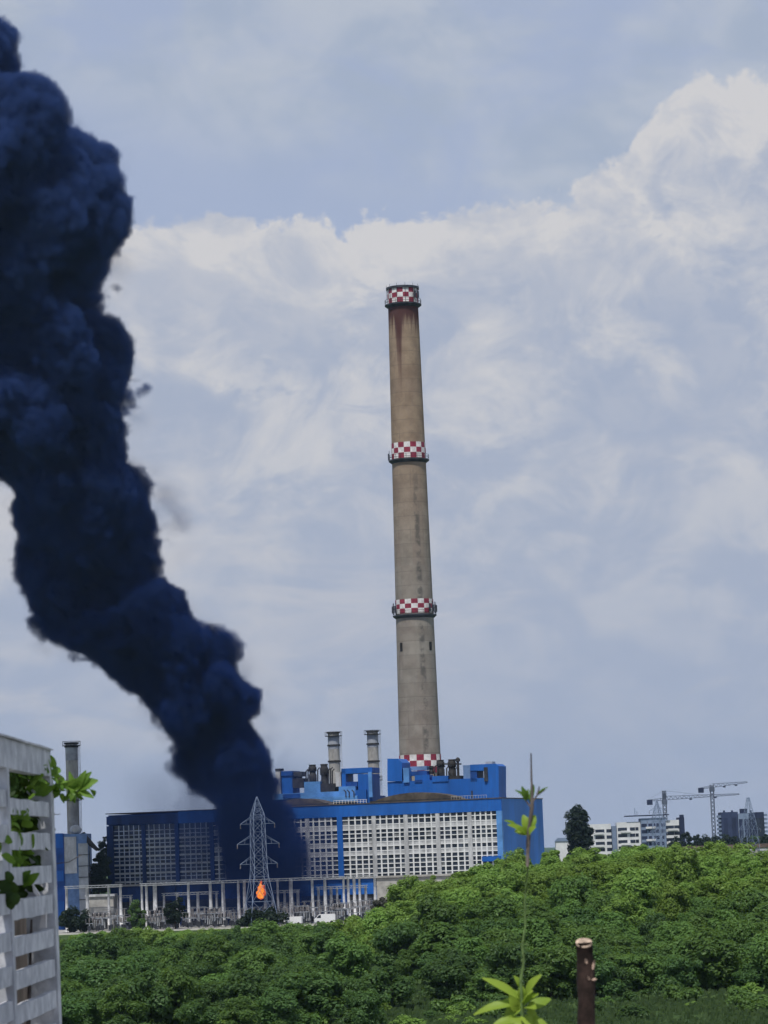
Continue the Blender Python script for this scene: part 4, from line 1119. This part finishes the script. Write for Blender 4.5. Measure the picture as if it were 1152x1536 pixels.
bank(fresh, 7, 6.9, 7.1, 1266, 1290, .0, .02, .05, .017); bank(fresh, 26, 7.7, 8.02, 1168, 1198, .022, .05, .045, .013)
for px, py, n, D in ((82, 1187, 18, 8.05), (96, 1183, 14, 8.1), (110, 1186, 16, 8.12), (122, 1182, 7, 8.12), (78, 1160, 5, 8.02)):
    leaf_ball(fresh, at(px, py, D) - vo, n, .010, .045, .012)
def pl(mb, org, p0, p1, D, wid, up=(0, -1, .5), **kw): leaf(mb, at(*p0, D) - org, at(*p1, D - .02) - org, wid, up, **kw)
for p0, p1, w in (((116, 1186), (128, 1156), .012), ((118, 1184), (146, 1170), .018), ((116, 1188), (140, 1196), .011), ((112, 1188), (104, 1158), .01), ((110, 1186), (86, 1174), .012), ((118, 1183), (136, 1158), .014), ((108, 1190), (112, 1204), .01), ((92, 1190), (96, 1204), .008)):
    pl(fresh, vo, p0, p1, 8.1, w)
deep.build('foliage', MT['leaf_deep'], vine); fresh.build('foliage', MT['leaf_vine'], vine, label='fresh light green leaves of the climber')
m = MB()
for pts in (((78, 1208), (82, 1222), (90, 1221)), ((79, 1296), (104, 1293), (122, 1282)), ((79, 1200), (86, 1170), (92, 1165))): m.tube([at(p[0], p[1], 8.05) - vo for p in pts], .0012, 5)
m.build('tendril', MT['twig'], vine)
bb = thing('round_leaf_plant', 'round leaved dark green plant before the left column of the white screen', 'plant', at(14, 1345, 7.2))
bo = Vector(bb.location); m = MB(); m2 = MB()
for px, py, r_ in ((12, 1318, .017), (8, 1332, .016), (20, 1334, .017), (13, 1346, .018), (22, 1348, .014), (4, 1345, .015), (16, 1356, .013), (2, 1326, .014)):
    c = at(px, py, 7.0 + rl.uniform(-.02, .03)) - bo; leaf(m, c + Vector((0, 0, r_)), c - Vector((rl.uniform(-.3, .3) * r_, 0, r_)), r_ * 1.05, (0, -1, rl.uniform(-.3, .5)), .15, .1)
for px, py in ((36, 1330), (42, 1328), (34, 1324)):
    c = at(px, py, 7.35) - bo; leaf(m2, c, c + Vector((rl.uniform(-.02, .03), -.01, .028)), .014, (0, -1, .6))
m.build('foliage', MT['leaf_deep'], bb, True); m2.build('foliage', MT['leaf_vine'], bb, True, 'light green young leaves of the round leaved plant')
# pale torn label stakes seen in the openings
for i, (q, D, lab) in enumerate(((((48, 1325), (60, 1343), (56, 1345), (50, 1338)), 7.55, 'white pointed plant tag in the opening above the fourth slat'), (((62, 1372), (69, 1368), (69, 1392), (59, 1392)), 7.8, 'white plant tag leaning in the opening below the round leaves'))):
    pts = [at(a, b, D) for a, b in q]; c = sum(pts, Vector()) / 4; o_ = MB(); v_ = [p - c for p in pts] + [p - c + Vector((.002, .004, 0)) for p in pts]
    o_.add(v_, [(0, 1, 2, 3), (7, 6, 5, 4), (0, 4, 5, 1), (1, 5, 6, 2), (2, 6, 7, 3), (3, 7, 4, 0)]); e = o_.build('plant_tag', MT['white']); e.location = c; tag(e, lab, 'plant tag')

# sapling
SD = 6.6
sap = thing('sapling', 'thin upright sapling with fresh green leaf clusters and a bare tip', 'sapling', (xat(786, 1536, SD), SD, 19.32)); o_ = Vector(sap.location)
P = lambda px, py, dD=0.0: at(px, py, SD + dD) - o_
m = MB(); m.tube([Vector((0, 0, -.05)), P(785, 1536), P(781, 1470), P(786, 1440), P(783, 1418), P(788, 1390), P(787, 1350), P(792, 1300)], [.0045, .004, .0036, .003, .0028, .0022, .0019, .0022], 7); m.build('stem', MT['stem'], sap, True)
m = MB(); m.tube([P(791, 1300), P(792, 1265), P(794, 1240), P(798, 1210), P(798, 1190), P(797, 1165), P(796.5, 1130)], [.0032, .005, .0042, .0045, .003, .0022, .0015], 7)
for a, b in (((797, 1212), (788, 1200)), ((798, 1205), (806, 1192)), ((806, 1192), (818, 1184)), ((794, 1250), (784, 1236)), ((806, 1192), (809, 1180))): m.tube([P(*a), P(*b)], [.0024, .0014], 5)
m.build('upper_stem', MT['twig'], sap, True)
m = MB()
for p0, p1, w in (((780, 1498), (724, 1466), .010), ((788, 1495), (810, 1462), .011), ((781, 1482), (772, 1464), .007), ((779, 1506), (710, 1520), .010), ((772, 1512), (754, 1500), .014), ((790, 1514), (826, 1498), .013), ((782, 1512), (806, 1490), .010), ((778, 1512), (768, 1484), .014),
                  ((786, 1522), (794, 1540), .012), ((782, 1514), (757, 1521), .016), ((788, 1512), (803, 1512), .012), ((783, 1530), (740, 1536), .011), ((786, 1530), (822, 1538), .012), ((776, 1516), (764, 1496), .013), ((786, 1506), (798, 1486), .012), ((780, 1526), (768, 1540), .014), ((790, 1520), (808, 1528), .013), ((784, 1500), (782, 1478), .009)):
    leaf(m, P(*p0, .01), P(*p1, rl.uniform(-.05, .03)), w * 1.25, (rl.uniform(-.2, .2), -1, .9), rl.uniform(.1, .35), rl.uniform(0, .15))
m.build('leaf_cluster', MT['leaf_near'], sap, True)
m = MB()
for p0, p1, w in (((790, 1252), (762, 1236), .007), ((791, 1252), (772, 1246), .010), ((793, 1250), (785, 1222), .010), ((795, 1246), (802, 1222), .009), ((793, 1254), (803, 1240), .008), ((790, 1254), (778, 1242), .009), ((776, 1240), (757, 1230), .004)):
    leaf(m, P(*p0), P(*p1, rl.uniform(-.03, .03)), w * 1.3, (rl.uniform(-.3, .3), -1, .8), .3, .1)
m.build('leaf_cluster', MT['leaf_near'], sap, True)
m = MB()
for p0, p1, w in (((789, 1201), (783, 1180), .008), ((798, 1200), (800, 1176), .006), ((789, 1198), (772, 1184), .004), ((806, 1192), (822, 1180), .003), ((790, 1200), (792, 1184), .006), ((797, 1206), (793, 1190), .005)):
    leaf(m, P(*p0), P(*p1, rl.uniform(-.02, .02)), w, (rl.uniform(-.3, .3), -1, .8), .3, .1)
m.build('leaf_cluster', MT['leaf_vine'], sap, True)
m = MB()
for px, py in ((790, 1418), (783, 1442), (782, 1466)):
    p = P(px, py); m.lathe([(.001, -.003), (.0026, 0), (.0022, .003), (.0006, .006)], tuple(p), 7)
m.build('bud', MT['stem'], sap, True)

# cut stem
stub = thing('cut_stem', 'thick brown sawn off stem with pale cut top and pinkish buds', 'cut stem', (xat(878, 1536, 6.4), 6.4, 19.32)); o_ = Vector(stub.location)
P = lambda px, py, dD=0.0: at(px, py, 6.4 + dD) - o_
r_ = 26 * mpp(6.4) / 2; top = P(876, 1414)
m = MB(); n = 14; path = [Vector((0, 0, -.05)), P(879, 1536), P(880, 1500), P(879, 1470), P(878, 1440), top]
m.tube(path, [r_ * 1.1, r_ * 1.03, r_ * .98, r_ * 1.08, r_ * .98, r_ * .93], n); m.v = [tuple(Vector(v) + Vector((rw.uniform(-1, 1), rw.uniform(-1, 1), 0)) * .0011) for v in m.v]
m.build('stem', MT['bark'], stub, True)
cut = MB(); nn = 16; cv = [top + Vector((math.cos(2 * math.pi * k / nn) * r_ * .95, math.sin(2 * math.pi * k / nn) * r_ * .95, .0015 + math.sin(2 * math.pi * k / nn) * r_ * .42)) for k in range(nn)]
cv += [v - Vector((0, 0, .004)) for v in cv]
cut.add(cv, [tuple(range(nn))] + [(k, k + nn, (k + 1) % nn + nn, (k + 1) % nn) for k in range(nn)]); cut.build('cut_face', MT['cutwood'], stub)
for px, py, px2, py2 in ((889, 1455, 892, 1440), (884, 1470, 881, 1465), (889, 1470, 895, 1469), (880, 1445, 878, 1438)):
    m = MB(); a, b = P(px, py, -.015), P(px2, py2, -.022); m.tube([a, a + (b - a) * .6, b], [.0022, .0034, .001], 7); m.build('bud', MT['bud'], stub, True)
m = MB(); m.tube([P(886, 1472, -.012), P(888, 1458, -.014), P(891, 1446, -.014)], [.004, .0045, .002], 7); m.build('shoot', MT['bark'], stub, True)

# ------------------------------------------------------------------ the smoke plume
EDGE_R = [(-120, -220), (0, -130), (50, -70), (66, -24), (85, 8), (130, 18), (150, 46), (170, 72), (195, 80), (215, 114), (240, 144), (270, 156), (330, 164), (385, 172), (415, 162), (440, 130), (490, 134), (530, 158), (590, 176), (605, 186), (650, 186), (690, 184), (730, 222), (780, 258), (805, 264), (830, 236), (858, 202), (890, 232), (930, 268), (950, 300), (975, 322), (1010, 346), (1030, 376), (1045, 396), (1065, 392), (1080, 368), (1110, 388), (1140, 406), (1170, 413), (1200, 410), (1215, 418), (1240, 440), (1275, 452), (1330, 456)]
EDGE_L = [(-120, -200), (300, -190), (600, -110), (700, 0), (730, 22), (780, 30), (800, 46), (860, 50), (890, 50), (905, 78), (945, 84), (955, 104), (970, 130), (985, 172), (1030, 208), (1060, 240), (1090, 256), (1130, 260), (1150, 276), (1180, 288), (1190, 332), (1225, 338), (1330, 340)]
def smoke():
    rs = random.Random(17)
    er = lambda y: float(np.interp(y, [p[0] for p in EDGE_R], [p[1] for p in EDGE_R])); el = lambda y: float(np.interp(y, [p[0] for p in EDGE_L], [p[1] for p in EDGE_L]))
    depth = lambda y: 871 - max(0.0, 1230 - y) * .19 * .30
    sph = []
    y = 1325.0
    while y > -70:
        a, b = el(y), er(y); w = b - a; base = y > 1200
        rad = w * .46
        for q in ((.5,) if w < 190 else (.5, .25, .75, .62, .86)):
            r_ = min(w * .4, 95) * (.8 if base else .95); sph.append((min(a + w * q, b - r_), y, r_, rs.uniform(-.1, .1) * w if w > 190 else 0.0))
        for e, sgn in ((b, -1), (a, 1)):
            for _ in range(2 if not base else 1):
                rr = min(w * .3, rs.uniform(10, 26) * (1 + (1200 - y) / 1100)); yy = y + rs.uniform(-6, 6)
                e2 = er(yy) if sgn < 0 else el(yy)
                sph.append((e2 + sgn * rr * .92, yy, rr, rs.uniform(-.25, .25) * w * (0 if base else 1)))
        for _ in range(3 if not base else 0):
            rr = rs.uniform(.16, .3) * w; sph.append((rs.uniform(a + rr, b - rr), y + rs.uniform(-8, 8), min(rr, 60), -rs.uniform(.15, .42) * w))
        y -= max(7.0, min(16.0, w * .085))
    def pdist(x, y, E):
        best = 1e9
        for (ya, xa), (yb, xb) in zip(E[:-1], E[1:]):
            dx, dy = xb - xa, yb - ya; k = max(0.0, min(1.0, ((x - xa) * dx + (y - ya) * dy) / (dx * dx + dy * dy))); best = min(best, math.hypot(x - xa - k * dx, y - ya - k * dy))
        return best
    sp2 = []
    for px, py, r, dd in sph:
        if not el(py) < px < er(py): continue
        d_ = min(pdist(px, py, EDGE_L), pdist(px, py, EDGE_R)); r2 = min(r, d_ * (1.14 if py < 1215 else 1.3))
        if r2 > 5: sp2.append((px, py, r2, dd))
    sph = sp2 + [(224, 790, 40, -12), (242, 800, 28, -8), (206, 770, 36, -10), (352, 1048, 30, -8), (374, 1054, 20, -4), (100, 920, 24, 0), (84, 936, 15, 4), (304, 1162, 28, 0), (278, 1150, 17, 0), (142, 322, 34, -14), (152, 372, 28, -8), (186, 612, 22, -6), (196, 606, 14, -6), (140, 244, 24, -8), (60, 172, 24, -6), (285, 965, 24, -8), (48, 830, 26, 0), (388, 1170, 26, -4), (330, 1000, 20, -6)]
    import bmesh
    def union(name, shrink, vox):
        tmp = bpy.data.meshes.new('tmp'); bm = bmesh.new()
        for px, py, r, dd in sph:
            D = depth(py); k = mpp(D); dd = max(-38, min(38, dd * k)); D2 = D + dd
            R_ = r * k - shrink
            if shrink and (R_ < 2.5 or py > 1190): continue
            p = at(px, py, D2); bmesh.ops.create_icosphere(bm, subdivisions=2, radius=max(.8, R_), matrix=Matrix.Translation(p))
        bm.to_mesh(tmp); bm.free()
        ob = bpy.data.objects.new('tmp', tmp); COL.objects.link(ob)
        md = ob.modifiers.new('r', 'REMESH'); md.mode = 'VOXEL'; md.voxel_size = vox
        dg = bpy.context.evaluated_depsgraph_get(); h_ = bpy.data.meshes.new_from_object(ob.evaluated_get(dg)); bpy.data.objects.remove(ob)
        h_.name = name; h_.polygons.foreach_set('use_smooth', [True] * len(h_.polygons)); return h_
    hull = union('smoke_fringe', 0.0, 1.5); core = union('smoke_plume', 8.0, 1.5)
    # dense core surface
    cm = pmat('smoke_core', (.004, .008, .024), 1.0, .3, .05, spec=0.0); hull.materials.clear(); hull.materials.append(cm)
    vm = bpy.data.materials.new('black_smoke'); vm.use_nodes = True; t = NT(vm.node_tree); t.n.clear()
    out = t.node('ShaderNodeOutputMaterial'); pv = t.node('ShaderNodeVolumePrincipled')
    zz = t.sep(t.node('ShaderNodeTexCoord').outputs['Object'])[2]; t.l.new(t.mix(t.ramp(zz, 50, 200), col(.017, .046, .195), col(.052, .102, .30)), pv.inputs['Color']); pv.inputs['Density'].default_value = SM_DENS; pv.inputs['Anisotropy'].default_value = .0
    pv.inputs['Absorption Color'].default_value = col(0, 0, 0)
    t.l.new(pv.outputs[0], out.inputs['Volume'])
    core.materials.clear(); core.materials.append(cm)
    root = bpy.data.objects.new('smoke_plume', core); COL.objects.link(root)
    o = bpy.data.objects.new('smoke_fringe', hull); COL.objects.link(o); o.parent = root; o['kind'] = 'stuff'
    tag(root, 'towering black smoke plume leaning left from the burning switchyard', 'smoke')
    co = [hull.vertices[i].co for i in range(len(hull.vertices))]
    mn = [min(c[i] for c in co) - 9 for i in range(3)]; mx = [max(c[i] for c in co) + 9 for i in range(3)]; mn[2] = max(mn[2], .3)
    # geometry nodes: billowing density from the distance to the hull, plus turbulence
    g = bpy.data.node_groups.new('smoke_density', 'GeometryNodeTree')
    g.interface.new_socket('Geometry', in_out='INPUT', socket_type='NodeSocketGeometry'); g.interface.new_socket('Geometry', in_out='OUTPUT', socket_type='NodeSocketGeometry')
    t = NT(g); gi = t.node('NodeGroupInput'); go = t.node('NodeGroupOutput')
    pos = t.node('GeometryNodeInputPosition').outputs[0]
    px_ = t.node('GeometryNodeProximity', target_element='FACES'); t.l.new(gi.outputs[0], px_.inputs[0])
    nm = t.node('GeometryNodeInputNormal').outputs[0]
    sn = t.node('GeometryNodeSampleNearestSurface', data_type='FLOAT_VECTOR'); t.l.new(gi.outputs[0], sn.inputs['Mesh'])
    vsock = [s for s in sn.inputs if s.enabled and s.name == 'Value'][0]; t.l.new(nm, vsock)
    sub = t.node('ShaderNodeVectorMath', operation='SUBTRACT'); t.l.new(pos, sub.inputs[0]); t.l.new(px_.outputs['Position'], sub.inputs[1])
    dot = t.node('ShaderNodeVectorMath', operation='DOT_PRODUCT'); t.l.new(sub.outputs[0], dot.inputs[0]); t.l.new([s for s in sn.outputs if s.enabled and s.name == 'Value'][0], dot.inputs[1])
    sg = t.math('SIGN', dot.outputs['Value']); sdf = t.math('MULTIPLY', sg, px_.outputs['Distance'])
    z = t.sep(pos)[2]
    grow = t.ramp(z, 10, 130, .62, 1.2)
    warp = t.node('ShaderNodeTexNoise'); t.l.new(pos, warp.inputs['Vector']); warp.inputs['Scale'].default_value = .11; warp.inputs['Detail'].default_value = 4
    wv = t.node('ShaderNodeVectorMath', operation='MULTIPLY_ADD'); t.l.new(warp.outputs['Color'], wv.inputs[0]); wv.inputs[1].default_value = (7, 7, 7); t.l.new(pos, wv.inputs[2])
    def billow(scale, amp, off=.46):
        v = t.node('ShaderNodeTexVoronoi', feature='SMOOTH_F1'); t.l.new(wv.outputs[0], v.inputs['Vector']); v.inputs['Scale'].default_value = scale; v.inputs['Smoothness'].default_value = .35
        return t.math('MULTIPLY', t.math('SUBTRACT', v.outputs['Distance'], off), amp)
    n1 = t.math('ADD', t.math('MULTIPLY', billow(.034, 14.0), t.ramp(z, 40, 120)), t.math('ADD', billow(.062, 7.5), t.math('ADD', billow(.15, 3.6), billow(.34, 2.2))))
    n1 = t.math('SUBTRACT', n1, 1.6)
    n2 = t.math('MULTIPLY', t.math('SUBTRACT', t.noise(pos, .24, 7, .66, .5), .5), 7.5)
    s2 = t.math('ADD', sdf, t.math('MULTIPLY', t.math('ADD', n1, n2), grow))
    soft = t.ramp(z, 14, 34, 1.8, 1.0)
    dens = t.ramp(s2, soft, t.math('MULTIPLY', soft, -1.0), 0.0, 1.0)
    wis = t.math('MULTIPLY', t.ramp(t.noise(pos, .07, 6, .62, .8), .52, .74), t.ramp(sdf, 9.0, 0.0, 0.0, .09))
    veil = t.math('MULTIPLY', t.ramp(t.noise(pos, .05, 5, .6, .6), .30, .62), t.math('MULTIPLY', t.ramp(sdf, 24.0, 0.0, 0.0, .055), t.ramp(z, 48, 26)))
    dens = t.math('MAXIMUM', t.math('MAXIMUM', dens, wis), veil)
    vc = t.node('GeometryNodeVolumeCube'); t.put(vc.inputs['Density'], dens)
    vc.inputs['Min'].default_value = mn; vc.inputs['Max'].default_value = mx
    for i, k in enumerate(('X', 'Y', 'Z')): vc.inputs['Resolution ' + k].default_value = int((mx[i] - mn[i]) / SM_VOX)
    sm = t.node('GeometryNodeSetMaterial'); t.l.new(vc.outputs[0], sm.inputs[0]); sm.inputs['Material'].default_value = vm
    t.l.new(sm.outputs[0], go.inputs[0])
    o.modifiers.new('density', 'NODES').node_group = g
    print('smoke hull', len(hull.vertices), mn, mx)
SM_DENS, SM_VOX = .75, .9
smoke()

# ------------------------------------------------------------------ haze
def haze():
    o = MB().box(-5600, 5600, -400, 11500, -2.5, 330).build('haze', None)
    o.data.materials.clear(); m = bpy.data.materials.new('pale_haze'); m.use_nodes = True; t = NT(m.node_tree); t.n.clear()
    out = t.node('ShaderNodeOutputMaterial'); pv = t.node('ShaderNodeVolumePrincipled'); pv.inputs['Color'].default_value = col(.50, .68, 1.0)
    pv.inputs['Density'].default_value = .00003; pv.inputs['Anisotropy'].default_value = .2
    t.l.new(pv.outputs[0], out.inputs['Volume']); o.data.materials.append(m)
    tag(o, 'thin bluish haze in the air', 'haze', kind='stuff')
HAZE = True
if HAZE: haze()
